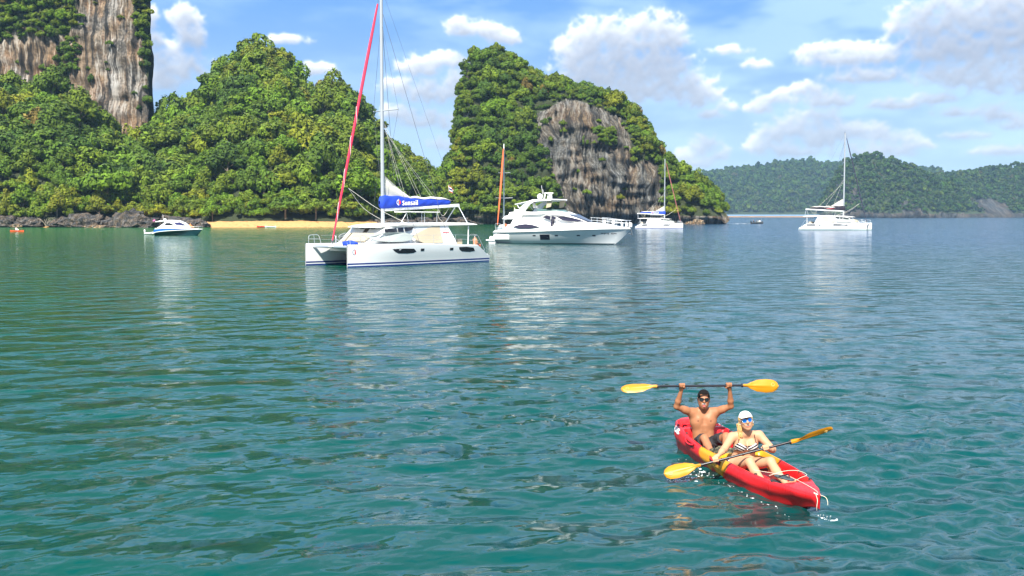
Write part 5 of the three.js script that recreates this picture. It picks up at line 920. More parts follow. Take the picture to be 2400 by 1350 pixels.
  for (const [x, y] of [[0.46, 0.125], [1.62, 0.125]]) part(t, 'seat_pad', slab([[x - 0.2, y - 0.03], [x - 0.22, y + 0.02], [x + 0.2, y - 0.005], [x + 0.2, y - 0.04]], 0.22, 0.015), mat(0.03, 0.03, 0.035, 0.8));
  part(t, 'foot_pad', slab([[2.20, 0.055], [2.20, 0.075], [2.55, 0.075], [2.55, 0.055]], 0.14, 0.01), mat(0.03, 0.03, 0.035, 0.8));
  for (const x of [2.3, 2.45, 0.85, 1.0]) part(t, 'scupper_ring', new THREE.TorusGeometry(0.025, 0.006, 5, 14).rotateX(Math.PI / 2).translate(x, 0.075, 0.09), Black);
  for (const x of [-0.2, -0.1, 0.02]) part(t, 'stern_rib', tubeGeo([[x, Hh(x) - 0.045, -W(x) * 0.6], [x, Hh(x) - 0.03, 0], [x, Hh(x) - 0.045, W(x) * 0.6]], 0.018, 6), RedPlastic);
  // white cord over the bow
  part(t, 'bow_cord', [tubeGeo([[2.35, 0.255, 0.26], [2.62, 0.27, 0.12], [2.78, 0.275, 0.02], [2.95, 0.262, -0.02], [3.2, 0.262, -0.02], [3.42, 0.24, -0.03], [3.5, 0.225, 0]], 0.003, 6), tubeGeo([[2.46, 0.20, 0.10], [2.55, 0.27, -0.05], [2.60, 0.28, -0.22], [2.78, 0.27, -0.25], [2.86, 0.262, -0.12], [2.95, 0.262, -0.02]], 0.003, 6), tubeGeo([[3.5, 0.225, 0.03], [3.57, 0.18, 0.05], [3.575, 0.11, 0.06], [3.56, 0.06, 0.05]], 0.0034, 6), tubeGeo([[3.5, 0.225, -0.02], [3.59, 0.21, -0.05], [3.61, 0.16, -0.06], [3.61, 0.13, -0.06]], 0.0034, 6), new THREE.TorusGeometry(0.035, 0.009, 6, 14).rotateX(1.2).translate(3.47, 0.225, 0)], mat(0.70, 0.62, 0.48, 0.9));
  // things carried
  const sd = thing('sandal', 'grey and black flip flop lying on the red bow deck by her foot', 'sandal', null, kayakAt(2.86, 0.262, 0.10), kturn + 0.35);
  part(sd, 'sole', slab([[-0.14, 0], [-0.14, 0.022], [0.14, 0.022], [0.14, 0]], (x) => 0.040 + 0.010 * Math.cos(x * 16), 0.008, 0.03), mat(0.05, 0.07, 0.08, 0.8)); part(sd, 'strap', [tubeGeo([[0.09, 0.02, 0], [0.03, 0.055, 0.03], [-0.05, 0.02, 0.042]], 0.007, 6), tubeGeo([[0.09, 0.02, 0], [0.03, 0.055, -0.03], [-0.05, 0.02, -0.042]], 0.007, 6)], Black);
  const camo = dataTex(128, 128, (u, v) => { const a = fbm2(u * 7, v * 7, 3), b = fbm2(u * 7 + 9, v * 7, 3); return a > 0.12 ? [0.16, 0.17, 0.12] : b > 0.1 ? [0.42, 0.40, 0.30] : a < -0.2 ? [0.07, 0.07, 0.06] : [0.27, 0.26, 0.19]; });
  const bg = thing('camouflage_bag', 'small camouflage bag lying in the kayak behind the woman', 'bag', null, kayakAt(1.18, 0.20, 0.16), kturn), bgeo = new THREE.SphereGeometry(1, 26, 18), BP = bgeo.attributes.position; for (let i = 0; i < BP.count; i++) { const x = BP.getX(i), y = BP.getY(i), z = BP.getZ(i), n = 1 + 0.22 * n3(x * 1.7, y * 1.7, z * 1.7 + 4); BP.setXYZ(i, x * 0.14 * n, Math.max(-0.05, y * 0.085 * n), z * 0.20 * n); } bgeo.computeVertexNormals();
  part(bg, 'bag', bgeo, new THREE.MeshStandardMaterial({ map: camo, roughness: 0.9 })); part(bg, 'drawstring', tubeGeo([[-0.05, 0.07, 0.1], [0.04, 0.10, 0.14], [0.1, 0.04, 0.18]], 0.008, 5), Black);
}
// ---------------------------------------------------------------- paddles: black shaft, yellow blades
const Shaft = mat(0.008, 0.009, 0.014, 0.28), Blade = mat(0.50, 0.205, 0.003, 0.45);
function paddle(label, A, jA, jB, B, faceA, faceB) {
  const mid = jA.clone().lerp(jB, 0.5), t = thing('paddle', label, 'paddle', null, mid), L = (p) => p.clone().sub(mid);
  part(t, 'shaft', tubeGeo([L(jA), L(jB)], 0.0165, 12), Shaft);
  for (const j of [jA, jB]) part(t, 'drip_ring', new THREE.CylinderGeometry(0.029, 0.029, 0.02, 14).applyQuaternion(new THREE.Quaternion().setFromUnitVectors(V(0, 1, 0), jB.clone().sub(jA).normalize())).translate(...L(j).toArray()), Black);
  for (const [j, e, face] of [[jA, A, faceA], [jB, B, faceB]]) {
    const ax = e.clone().sub(j), len = ax.length(); ax.normalize(); const wd = face.clone().cross(ax).normalize(), nn = ax.clone().cross(wd).normalize();
    const half = ramp([[0, 0.020], [0.14, 0.023], [0.24, 0.050], [0.42, 0.085], [0.66, 0.097], [0.84, 0.088], [0.94, 0.062], [0.985, 0.032], [1, 0.006]]);
    const sheet = (s) => gridGeo(40, 12, (u, v) => { const q = v * 2 - 1, neck = 1 - smooth(0.1, 0.3, u), h = half(u), th = lerp(0.004, 0.018, neck) * Math.sqrt(Math.max(0, 1 - q * q)) + 0.011 * Math.exp(-q * q * 40) * (1 - smooth(0.55, 0.95, u)), c = -0.035 * u * u - 0.022 * q * q * smooth(0.2, 0.5, u); return L(j).addScaledVector(ax, u * len).addScaledVector(wd, s > 0 ? q * h : -q * h).addScaledVector(nn, s * th + c); });
    const bl = part(t, 'blade', [sheet(1), sheet(-1)], Blade);
    const p = L(j).addScaledVector(ax, len * 0.83).addScaledVector(wd, 0.02).addScaledVector(nn, -0.03 + 0.012); part(bl, 'emblem', [new THREE.TorusGeometry(0.022, 0.003, 4, 16).applyQuaternion(new THREE.Quaternion().setFromUnitVectors(V(0, 0, 1), nn)).translate(p.x, p.y, p.z)], mat(0.75, 0.55, 0.2, 0.5));
  }
}
// ---------------------------------------------------------------- people
const tilt = (dir, up) => { const z = dir.clone().normalize(), x = up.clone().cross(z).normalize(), y = z.clone().cross(x); return new THREE.Matrix4().makeBasis(x, y, z); };
// a hand closed round a shaft: c centre on the shaft, a along it, fr towards the viewer, up; rot turns the grip, wrist joins the forearm
function handBones(c, a, fr, up, rot, wrist, thumbSide, s = 1) {
  const P = (ang, r, off) => c.clone().addScaledVector(fr, Math.cos((ang + rot) * Math.PI / 180) * r).addScaledVector(up, Math.sin((ang + rot) * Math.PI / 180) * r).addScaledVector(a, off), B = [];
  const offs = [-0.031, -0.0105, 0.0105, 0.031].map((o) => o * s), k = 0.010;
  offs.forEach((o, i) => {
    const spread = thumbSide > 0 ? i : 3 - i, len = [0.94, 1.04, 1.0, 0.82][3 - spread] ?? 1, r = 0.0098 * s * (spread === 0 ? 0.88 : 1);
    const kn = P(150, 0.036, o), q = [kn, P(95, 0.030, o * 1.02), P(35, 0.0285, o * 1.02), P(lerp(-10, -35, len - 0.4), 0.0265, o)];
    B.push([wrist.clone().lerp(kn, 0.35), kn, 0.018 * s, 0.0125 * s, 0.02]);
    for (let j = 0; j < 3; j++) B.push([q[j], q[j + 1], r * (1.08 - 0.08 * j), r * (1.0 - 0.09 * j), 0.006]);
  });
  const tb = thumbSide * 0.040 * s, t0 = wrist.clone().lerp(P(180, 0.034, tb * 0.8), 0.55), t1 = P(215, 0.040, tb * 1.15), t2 = P(275, 0.032, tb * 0.95), t3 = P(325, 0.029, tb * 0.55);
  B.push([t0, t1, 0.015 * s, 0.0125 * s, 0.015], [t1, t2, 0.0118 * s, 0.011 * s, 0.006], [t2, t3, 0.0108 * s, 0.0092 * s, 0.006]);
  B.push([wrist, wrist.clone().lerp(P(165, 0.034, 0), 0.7), 0.024 * s, 0.026 * s, 0.02]);
  return B;
}
// a head of 23 cm about its middle: x to the viewer's right, y up, z out of the face
function headField(o) {
  const el = (x, y, z, cx, cy, cz, rx, ry, rz) => { const k = Math.hypot((x - cx) / rx, (y - cy) / ry, (z - cz) / rz); return (k - 1) * Math.min(rx, ry, rz); };
  return (x, y, z) => {
    const ax = Math.abs(x);
    let d = el(x, y, z, 0, 0.030, -0.012, 0.074, 0.086, 0.094);
    d = smin(d, el(x, y, z, 0, -0.040, 0.022, 0.056, 0.070, 0.064), 0.04);           // face
    d = smin(d, el(x, y, z, 0, -0.093 - o.open * 0.6, 0.052, 0.030, 0.024, 0.026), 0.035);     // chin
    d = smin(d, el(ax, y, z, 0.052, -0.050, 0.005, 0.016, 0.040, 0.04), 0.03);       // jaw
    d = smin(d, el(ax, y, z, 0.038, -0.022, 0.066, 0.020, 0.016, 0.018), 0.02);      // cheeks
    d = smin(d, el(x, y, z, 0, 0.022, 0.080, 0.045, 0.010, 0.010), 0.02);            // brow
    d = smin(d, cone([x, y, z], V(0, 0.010, 0.086), V(0, -0.026, 0.108), 0.008, 0.0125), 0.014);   // nose
    d = smin(d, el(ax, y, z, 0.012, -0.029, 0.094, 0.008, 0.007, 0.009), 0.008);
    d = Math.max(d, -el(ax, y, z, 0.031, 0.004, 0.094, 0.017, 0.010, 0.014));        // eye hollows
    d = smin(d, el(ax, y, z, 0.031, 0.003, 0.075, 0.012, 0.010, 0.010), 0.004);
    d = smin(d, el(ax, y, z, 0.078, -0.004, -0.008, 0.008, 0.030, 0.017), 0.008);    // ears
    const lw = o.wide, ly = -0.058 - o.open * 0.35 + 5 * o.smile * x * x;
    d = smin(d, el(x, y, z, 0, ly, 0.078, lw + 0.009, o.open + 0.012, 0.013), 0.010);  // lips
    d = Math.max(d, -el(x, y, z, 0, ly, 0.094, lw, o.open, 0.028));                   // open mouth
    return d;
  };
}
function person(name, label, base, S) {
  const t = thing(name, label, 'person', 'paddlers in the kayak', base), off = base.clone().negate(), geos = [];
  const mv = (g) => g.translate(off.x, off.y, off.z);
  const body = bonesField(S.bones, 0.05); const [lo, hi] = fieldBox(S.bones);
  geos.push(mv(surfaceNets(S.trim ? (x, y, z) => S.trim(x, y, z, body(x, y, z)) : body, lo, hi, 0.0105)));
  for (const hb of S.hands) geos.push(mv(fieldMesh(bonesField(hb, 0.01), hb, 0.0042, 0.02)));
  const M = S.headM, hf = headField(S.head);
  if (S.head.size) M.scale(V(S.head.size, S.head.size, S.head.size)); const toWorld = (g) => { g.applyMatrix4(M); return mv(g); };
  geos.push(toWorld(surfaceNets(hf, [-0.10, -0.155, -0.12], [0.10, 0.13, 0.135], 0.0044)));
  part(t, 'body', mergeGeometries(geos.map(plain)), S.skin);
  return { t, body, hf, toWorld, mv, lo, hi };
}
const Skin = (r, g, b) => mat(r, g, b, 0.52, { specularIntensity: 0.55 });
// sunglasses in the head's own axes
function glasses(p, Mirror, Frame, round) {
  const gp = new THREE.Group(); gp.name = 'sunglasses'; p.t.add(gp);
  for (const s of [-1, 1]) {
    const sh = []; for (let k = 0; k < 20; k++) { const a = k / 20 * 6.283, c = Math.cos(a), q = Math.sin(a), e = round ? 1 : 0.6; sh.push([s * 0.034 + 0.027 * Math.sign(c) * Math.pow(Math.abs(c), e), 0.004 + (round ? 0.025 : 0.0205) * Math.sign(q) * Math.pow(Math.abs(q), e)]); }
    const zc = (x) => 0.104 - Math.pow(Math.abs(x), 2) * 6.5, lens = new THREE.ShapeGeometry(new THREE.Shape(sh.map((q) => new THREE.Vector2(...q))), 4), P = lens.attributes.position; for (let i = 0; i < P.count; i++) P.setZ(i, zc(P.getX(i))); lens.computeVertexNormals();
    part(gp, 'lens', p.toWorld(lens), Mirror);
    part(gp, 'rim', p.toWorld(new THREE.TubeGeometry(new THREE.CatmullRomCurve3(sh.map(([x, y]) => V(x, y, zc(x))), true), 40, round ? 0.0022 : 0.0042, 6, true)), Frame);
    part(gp, 'temple', p.toWorld(tubeGeo([[s * 0.062, 0.012, zc(0.062)], [s * 0.078, 0.012, 0.05], [s * 0.082, 0.008, -0.01]], 0.003, 6)), Frame);
  }
  part(gp, 'bridge', p.toWorld(tubeGeo([[-0.008, 0.008, 0.105], [0, 0.012, 0.107], [0.008, 0.008, 0.105]], 0.003, 6)), Frame);
}
function mouth(p, o, tongue) {
  const ly = -0.058 - o.open * 0.35, Dark = mat(0.05, 0.006, 0.006, 0.6);
  const ell = (rx, ry, rz, x, y, z) => new THREE.SphereGeometry(1, 16, 10).scale(rx, ry, rz).translate(x, y, z);
  part(p.t, 'mouth', p.toWorld(ell(o.wide * 1.05, o.open * 1.1, 0.012, 0, ly, 0.066)), Dark);
  part(p.t, 'teeth', p.toWorld(gridGeo(10, 2, (u, v) => { const x = (u * 2 - 1) * o.wide * 0.85; return V(x, ly + o.open * lerp(0.25, 0.88, v) * (1 - 0.25 * (u * 2 - 1) ** 2) + 5 * o.smile * x * x, 0.086 - 9 * x * x); })), mat(0.60, 0.58, 0.53, 0.4, { side: THREE.DoubleSide }));
  if (tongue) part(p.t, 'tongue', p.toWorld(tubeGeo([[0, ly - o.open * 0.2, 0.07], [0, ly - o.open * 0.55, 0.096], [0, ly - o.open * 1.1, 0.098]], (u) => 0.012 - 0.004 * u, 8)), mat(0.50, 0.10, 0.10, 0.5));
  part(p.t, 'lower_lip', p.toWorld(tubeGeo([[-o.wide, ly + 5 * o.smile * o.wide ** 2, 0.082], [-o.wide * 0.5, ly - o.open * 0.85, 0.092], [0, ly - o.open * 1.02, 0.094], [o.wide * 0.5, ly - o.open * 0.85, 0.092], [o.wide, ly + 5 * o.smile * o.wide ** 2, 0.082]], 0.003, 6)), o.lip);
}
const fwd = kf.clone(), right = V(1, 0, -0.18).normalize();
// the man behind, holding his paddle overhead
{
  const hL = at(1598.5, 904.5, 14.62), hR = at(1708.5, 903.2, 14.62), tipA = at(1455.8, 905.5, 14.62), tipB = at(1827, 905, 14.62), jA = at(1541.5, 905.3, 14.62), jB = at(1739.5, 903.3, 14.62);
  paddle('paddle with yellow blades held overhead by the man', tipA, jA, jB, tipB, V(0, 0.85, 0.52).normalize(), V(0, 0.15, 1).normalize());
  const B = [], b = (a, c, ra, rb, k) => B.push([a, c, ra, rb, k]), O = (p, x, y, z) => p.clone().add(V(x, y, z));
  const pel = at(1650, 1041, 14.92), waist = at(1648, 1018, 14.94), chest = at(1648, 985, 14.93), neck = at(1649, 962, 14.93), sL = at(1622, 967, 14.92), sR = at(1676, 966, 14.92), eL = at(1585.5, 953, 14.78), eR = at(1713, 952, 14.78), wL = at(1596.5, 916.5, 14.68), wR = at(1710.5, 915.5, 14.68), head = at(1649.3, 935.5, 14.86);
  b(O(pel, -0.07, 0, 0), O(pel, 0.07, 0, 0), 0.105, 0.105);
  for (const s of [-1, 1]) { b(O(pel, s * 0.062, 0.02, 0), O(waist, s * 0.058, 0, 0), 0.098, 0.088); b(O(waist, s * 0.058, 0, 0), O(chest, s * 0.085, -0.02, 0), 0.088, 0.098); b(O(chest, s * 0.085, -0.02, 0), O(chest, s * 0.095, 0.07, -0.005), 0.098, 0.085); B.push([O(chest, s * 0.075, 0.035, 0.048), O(chest, s * 0.095, 0.06, 0.035), 0.055, 0.05, 0.03]); B.push([O(chest, s * 0.03, -0.13, 0.058), O(chest, s * 0.028, -0.07, 0.062), 0.035, 0.035, 0.025]); B.push([O(waist, s * 0.03, -0.02, 0.062), O(waist, s * 0.03, 0.05, 0.062), 0.03, 0.03, 0.025]); }
  b(O(chest, 0, 0.08, -0.02), neck, 0.09, 0.065); b(neck, O(head, 0, -0.05, -0.01), 0.058, 0.054, 0.03);
  const arm = (sh, el, wr, s) => { b(O(neck, s * 0.04, -0.005, -0.015), sh, 0.052, 0.062, 0.04); b(sh, sh.clone().lerp(el, 0.5), 0.062, 0.052, 0.04); b(sh.clone().lerp(el, 0.4), el, 0.051, 0.041, 0.03); b(el, el.clone().lerp(wr, 0.35), 0.041, 0.0425, 0.02); b(el.clone().lerp(wr, 0.35), wr, 0.0425, 0.027, 0.02); b(sh, O(chest, s * 0.11, 0.0, -0.01), 0.05, 0.075, 0.05); };
  arm(sL, eL, wL, -1); arm(sR, eR, wR, 1);
  const hpL = O(pel, -0.085, 0.0, 0.02), hpR = O(pel, 0.085, 0.0, 0.02), kL = at(1651, 1027, 14.46), kR = at(1702, 1023, 14.50), aL = at(1672, 1069, 14.14), aR = at(1706, 1066, 14.22);
  for (const [h, k, a, f] of [[hpL, kL, aL, at(1684, 1079, 13.98)], [hpR, kR, aR, at(1716, 1077, 14.04)]]) { b(h, k, 0.082, 0.058, 0.04); b(k, k.clone().lerp(a, 0.35).add(V(0, -0.012, -0.012)), 0.056, 0.056, 0.02); b(k.clone().lerp(a, 0.35).add(V(0, -0.012, -0.012)), a, 0.056, 0.036, 0.02); b(a, f, 0.036, 0.024, 0.02); }
  const HM = tilt(V(-0.11, 0.06, 1), V(0.02, 1, 0)).setPosition(head), hd = { size: 1.09, open: 0.026, wide: 0.029, smile: 0.6, lip: mat(0.30, 0.09, 0.07, 0.4) };
  const hands = [handBones(hL, right, V(0, 0, 1), V(0, 1, 0), 0, wL, 1, 1.05), handBones(hR, right, V(0, 0, 1), V(0, 1, 0), 0, wR, -1, 1.05)];
  const p = person('person', 'person seated behind in black shorts and dark sunglasses, holding a paddle overhead', at(1650, 1052, 14.9), { bones: B, hands, headM: HM, head: hd, skin: Skin(0.31, 0.135, 0.068) });
  glasses(p, mat(0.010, 0.014, 0.016, 0.06), Black, false); mouth(p, hd, true);
  // short dark hair
  const hair = (x, y, z) => { const top = Math.hypot(x / 0.081, (y - 0.036) / 0.094, (z + 0.016) / 0.101) - 1; const line = y - (z > 0.02 ? 0.072 - 0.25 * Math.abs(x) * (Math.abs(x) > 0.05 ? 4 : 0) - 0.0 : z > -0.02 ? 0.008 : -0.045); return Math.max(top * 0.08 + 0.004 * n3(x * 90, y * 90, z * 90), -line * 0.8); };
  part(p.t, 'hair', p.toWorld(surfaceNets(hair, [-0.1, -0.07, -0.14], [0.1, 0.15, 0.11], 0.0045)), mat(0.006, 0.005, 0.005, 0.85, { specularIntensity: 0.4 }));
  const dot = mat(0.13, 0.045, 0.028, 0.6); for (const s of [-1, 1]) { const q = O(chest, s * 0.093, 0.012, 0); let z = q.z + 0.2; while (p.body(q.x, q.y, z) > 0 && z > q.z - 0.1) z -= 0.001; part(p.t, 'nipple', p.mv(new THREE.SphereGeometry(0.011, 10, 8).scale(1, 1, 0.35).translate(q.x, q.y, z)), dot); }
  { const q = O(waist, 0, -0.03, 0); let z = q.z + 0.2; while (p.body(q.x, q.y, z) > 0) z -= 0.001; part(p.t, 'navel', p.mv(new THREE.SphereGeometry(0.011, 10, 8).scale(1.4, 0.8, 0.3).translate(q.x, q.y, z)), mat(0.10, 0.035, 0.02, 0.7)); }
  // loose black shorts
  const sb = [[O(pel, -0.075, 0.01, 0), O(pel, 0.075, 0.01, 0), 0.112, 0.112], [hpL, hpL.clone().lerp(kL, 0.80), 0.105, 0.090], [hpR, hpR.clone().lerp(kR, 0.86), 0.105, 0.090], [hpL.clone().lerp(kL, 0.5).add(V(0.02, -0.05, 0)), hpR.clone().lerp(kR, 0.5).add(V(-0.02, -0.05, 0)), 0.06, 0.06]];
  const sf = bonesField(sb, 0.06), cut = (k, h) => { const n = k.clone().sub(h).normalize(), c = h.clone().lerp(k, 0.80); return [n, c]; }, cL = cut(kL, hpL), cR = cut(kR, hpR);
  const shorts = (x, y, z) => { let d = sf(x, y, z) + 0.006 * n3(x * 16, y * 16, z * 16); d = Math.max(d, y - (pel.y + 0.075 + 1.3 * Math.max(0, z - pel.z - 0.06))); const q = V(x, y, z), dl = q.clone().sub(cL[1]).dot(cL[0]), dr = q.clone().sub(cR[1]).dot(cR[0]); return Math.max(d, Math.min(dl, 10) * (x < (kL.x + kR.x) / 2 ? 1 : 0) + (x < (kL.x + kR.x) / 2 ? 0 : dr)); };
  part(p.t, 'shorts', p.mv(fieldMesh(shorts, sb, 0.010)), mat(0.012, 0.012, 0.016, 0.85));
}
// the woman in front, paddling
{
  const d0 = 13.55, hL = at(1677, 1078.5, 13.18), hR = at(1795, 1051.0, 13.18), dd = 13.18;
  const tipA = at(1556, 1108, dd), jA = at(1644, 1089.5, dd), jB = at(1852, 1036, dd), tipB = at(1954.5, 1011.5, dd);
  paddle('paddle with yellow blades held across the woman, left blade low over the water', tipA, jA, jB, tipB, V(0.1, 0.60, 0.78).normalize(), jB.clone().sub(jA).cross(V(0.24, -0.55, -0.80)).negate().normalize());
  const B = [], b = (a, c, ra, rb, k) => B.push([a, c, ra, rb, k]), O = (p, x, y, z) => p.clone().add(V(x, y, z));
  const pel = at(1737, 1087, 13.62), waist = at(1744, 1068, 13.62), chest = at(1748, 1037, d0), neck = at(1748.5, 1014, 13.52), sL = at(1715.5, 1024, 13.54), sR = at(1779.5, 1020, 13.54), eL = at(1697, 1053, 13.38), eR = at(1811, 1053.5, 13.42), wL = at(1684, 1067.5, 13.20), wR = at(1800, 1053, 13.26), head = at(1748.6, 985.5, 13.46);
  b(O(pel, -0.08, 0, 0), O(pel, 0.08, 0, 0), 0.112, 0.112);
  for (const s of [-1, 1]) { b(O(pel, s * 0.06, 0.02, 0), O(waist, s * 0.048, 0.02, 0), 0.098, 0.083); b(O(waist, s * 0.048, 0.02, 0), O(chest, s * 0.068, -0.03, -0.01), 0.083, 0.088); b(O(chest, s * 0.068, -0.03, -0.01), O(chest, s * 0.085, 0.07, -0.02), 0.088, 0.072); B.push([O(chest, s * 0.072, -0.035, 0.068), O(chest, s * 0.070, 0.0, 0.045), 0.066, 0.055, 0.02]); }
  b(O(chest, 0, 0.09, -0.02), neck, 0.075, 0.055); b(neck, O(head, 0, -0.05, -0.012), 0.050, 0.047, 0.03);
  const arm = (sh, el, wr, s) => { b(O(neck, s * 0.03, -0.012, -0.01), sh, 0.044, 0.052, 0.04); b(sh, el, 0.058, 0.044, 0.04); b(el, el.clone().lerp(wr, 0.4), 0.044, 0.041, 0.02); b(el.clone().lerp(wr, 0.4), wr, 0.039, 0.025, 0.02); };
  arm(sL, eL, wL, -1); arm(sR, eR, wR, 1);
  const hpL = O(pel, -0.085, -0.005, 0.03), hpR = O(pel, 0.085, -0.005, 0.03), kL = at(1757, 1083, 13.24), kR = at(1806, 1082, 13.22), aL = at(1791, 1132, 12.92), aR = at(1845, 1137, 12.84);
  for (const [h, k, a, f] of [[hpL, kL, aL, at(1809, 1131.5, 12.80)], [hpR, kR, aR, at(1863, 1127, 12.74)]]) { b(h, k, 0.093, 0.064, 0.04); b(k, k.clone().lerp(a, 0.35).add(V(0, -0.02, -0.015)), 0.058, 0.060, 0.02); b(k.clone().lerp(a, 0.35).add(V(0, -0.02, -0.015)), a, 0.060, 0.034, 0.02); b(a, f, 0.034, 0.022, 0.02); }
  const HM = tilt(V(-0.06, 0.16, 1), V(-0.19, 1, 0)).setPosition(head), hd = { size: 1.04, open: 0.0135, wide: 0.028, smile: 1.6, lip: mat(0.50, 0.13, 0.11, 0.35) };
  const along = hR.clone().sub(hL).normalize(), up = V(0, 0, 1).cross(along).normalize();
  const hands = [handBones(hL, along, V(0, 0, 1), up, -55, wL, 1, 0.95), handBones(hR, along, V(0, 0, 1), up, -50, wR, -1, 0.95)];
  const p = person('person', 'person seated in front in white cap, blue mirrored sunglasses and striped bikini, paddling', at(1740, 1098, 13.6), { bones: B, hands, headM: HM, head: hd, skin: Skin(0.47, 0.255, 0.15) });
  glasses(p, mat(0.02, 0.30, 0.85, 0.10, { metalness: 0.85 }), mat(0.6, 0.62, 0.66, 0.3, { metalness: 0.6 }), true); mouth(p, hd, false);
  // white cap with a curved peak
  const cap = (x, y, z) => { const dome = (Math.hypot(x / 0.084, (y - 0.040) / 0.083, (z + 0.012) / 0.102) - 1) * 0.083, pk = Math.max(Math.hypot(x / 0.076, (z - 0.075) / 0.085) - 1, -10) * 0.075, py = Math.abs(y - (0.064 - 3.2 * x * x - 0.16 * Math.max(0, z - 0.07))) - 0.004; return Math.min(Math.max(dome, -(y - 0.046) * 0.9), Math.max(pk, py, 0.05 - z)); };
  part(p.t, 'cap', p.toWorld(surfaceNets(cap, [-0.1, 0.0, -0.13], [0.1, 0.145, 0.175], 0.0045)), mat(0.80, 0.79, 0.78, 0.85));
  part(p.t, 'cap_underside', p.toWorld(gridGeo(14, 8, (u, v) => { const x = (u * 2 - 1) * 0.066, z = lerp(0.075, 0.075 + 0.078 * Math.sqrt(1 - (x / 0.076) ** 2), v); return V(x, 0.0575 - 3.2 * x * x - 0.16 * Math.max(0, z - 0.07), z); })), mat(0.16, 0.03, 0.07, 0.9));
  // blonde hair falling behind one shoulder
  const W = (x, y, z) => V(x, y, z).applyMatrix4(HM), R = rng(71), hb = [];
  hb.push([W(-0.02, 0.02, -0.03), W(0.02, 0.02, -0.03), 0.076, 0.076], [W(-0.065, -0.02, -0.03), W(-0.085, -0.10, -0.05), 0.030, 0.028], [W(0.068, -0.01, -0.03), W(0.075, -0.07, -0.04), 0.022, 0.018], [W(-0.085, -0.10, -0.05), W(-0.10, -0.17, -0.06), 0.028, 0.022], [W(-0.10, -0.17, -0.06), W(-0.125, -0.215, -0.05), 0.022, 0.010]);
  for (let i = 0; i < 9; i++) { const x = -0.065 - 0.05 * R(), z = -0.03 - 0.05 * R(); hb.push([W(x, -0.03, z), W(x - 0.03 * R(), -0.20 - 0.04 * R(), z + 0.03 * (R() - 0.5)), 0.009, 0.004, 0.008]); }
  const hfld = bonesField(hb, 0.015); part(p.t, 'hair', p.mv(fieldMesh((x, y, z) => Math.max(hfld(x, y, z) + 0.004 * n3(x * 60, y * 20, z * 60), -1), hb, 0.006)), mat(0.46, 0.28, 0.10, 0.55, { sheen: 0.3 }));
  for (const s of [-1, 1]) part(p.t, 'earring', p.toWorld(new THREE.SphereGeometry(0.006, 8, 6).translate(s * 0.084, -0.036, 0.0)), WhiteTape);
  // bikini: striped cups, straps, bottoms
  const shell = (f, inside) => (x, y, z) => Math.max(p.body(x, y, z) - 0.007, inside(x, y, z));
  const striped = (g, fn) => { const P = g.attributes.position, c = []; for (let i = 0; i < P.count; i++) { const q = fn(P.getX(i) + p.t.position.x, P.getY(i) + p.t.position.y, P.getZ(i) + p.t.position.z); c.push(...(q ? [0.62, 0.60, 0.57] : [0.008, 0.008, 0.016])); } g.setAttribute('color', new THREE.Float32BufferAttribute(c, 3)); return g; };
  const Striped = new THREE.MeshPhysicalMaterial({ vertexColors: true, roughness: 0.8 });
  for (const s of [-1, 1]) {
    const c = O(chest, s * 0.074, -0.045, 0.06), cup = (x, y, z) => { const lx = (x - c.x) * s, ly = y - c.y; return Math.max(Math.hypot(lx / 0.082, ly / 0.062) - 1, (ly - 0.045 - lx * 0.42) * 14, (-(lx + 0.070)) * 14) * 0.06 + (z < c.z - 0.06 ? 0.1 : 0); };
    part(p.t, 'bikini_cup', striped(p.mv(surfaceNets(shell(0, cup), [c.x - 0.1, c.y - 0.08, c.z - 0.08], [c.x + 0.1, c.y + 0.09, c.z + 0.11], 0.004)), (x, y) => { const lx = (x - c.x) * s, ly = y - c.y; return Math.sin((ly - lx * 0.55 + 2.2 * lx * lx) / 0.040 * 6.283 + 2.4) > 0.25; }), Striped);
    const onB = (x, y, z0) => { let z = z0 + 0.25; while (p.body(x, y, z) > 0.004 && z > z0 - 0.25) z -= 0.002; return [x, y, z]; };
    const st = []; for (let k = 0; k <= 8; k++) { const u = k / 8; st.push(onB(c.x + s * lerp(0.046, 0.020, u), lerp(c.y + 0.055, chest.y + 0.122, u), c.z - 0.05)); } part(p.t, 'bikini_strap', p.mv(tubeGeo(st, 0.006, 6)), mat(0.05, 0.018, 0.015, 0.7));
  }
  part(p.t, 'bikini_clasp', p.mv(new THREE.SphereGeometry(0.010, 10, 8).translate(chest.x, chest.y - 0.075, chest.z + 0.098)), Alloy);
  const ring = (x, y, z) => Math.max(Math.abs(y - (chest.y - 0.083)) - 0.017, -(Math.abs(x - chest.x) - 0.10)); part(p.t, 'bikini_band', striped(p.mv(surfaceNets(shell(0, ring), [chest.x - 0.2, chest.y - 0.12, chest.z - 0.16], [chest.x + 0.2, chest.y - 0.04, chest.z + 0.1], 0.006)), (x, y) => Math.sin(y / 0.022 * 6.283) > 0), Striped);
  const bot = (x, y, z) => Math.max(Math.abs(y - (pel.y + 0.01)) - 0.055, (z - pel.z) - 0.105 + Math.abs(x - pel.x) * 0.3); part(p.t, 'bikini_bottom', striped(p.mv(surfaceNets(shell(0, bot), [pel.x - 0.24, pel.y - 0.08, pel.z - 0.16], [pel.x + 0.24, pel.y + 0.09, pel.z + 0.2], 0.006)), (x, y) => Math.sin((y + 0.3 * x) / 0.03 * 6.283) > 0), Striped);
}
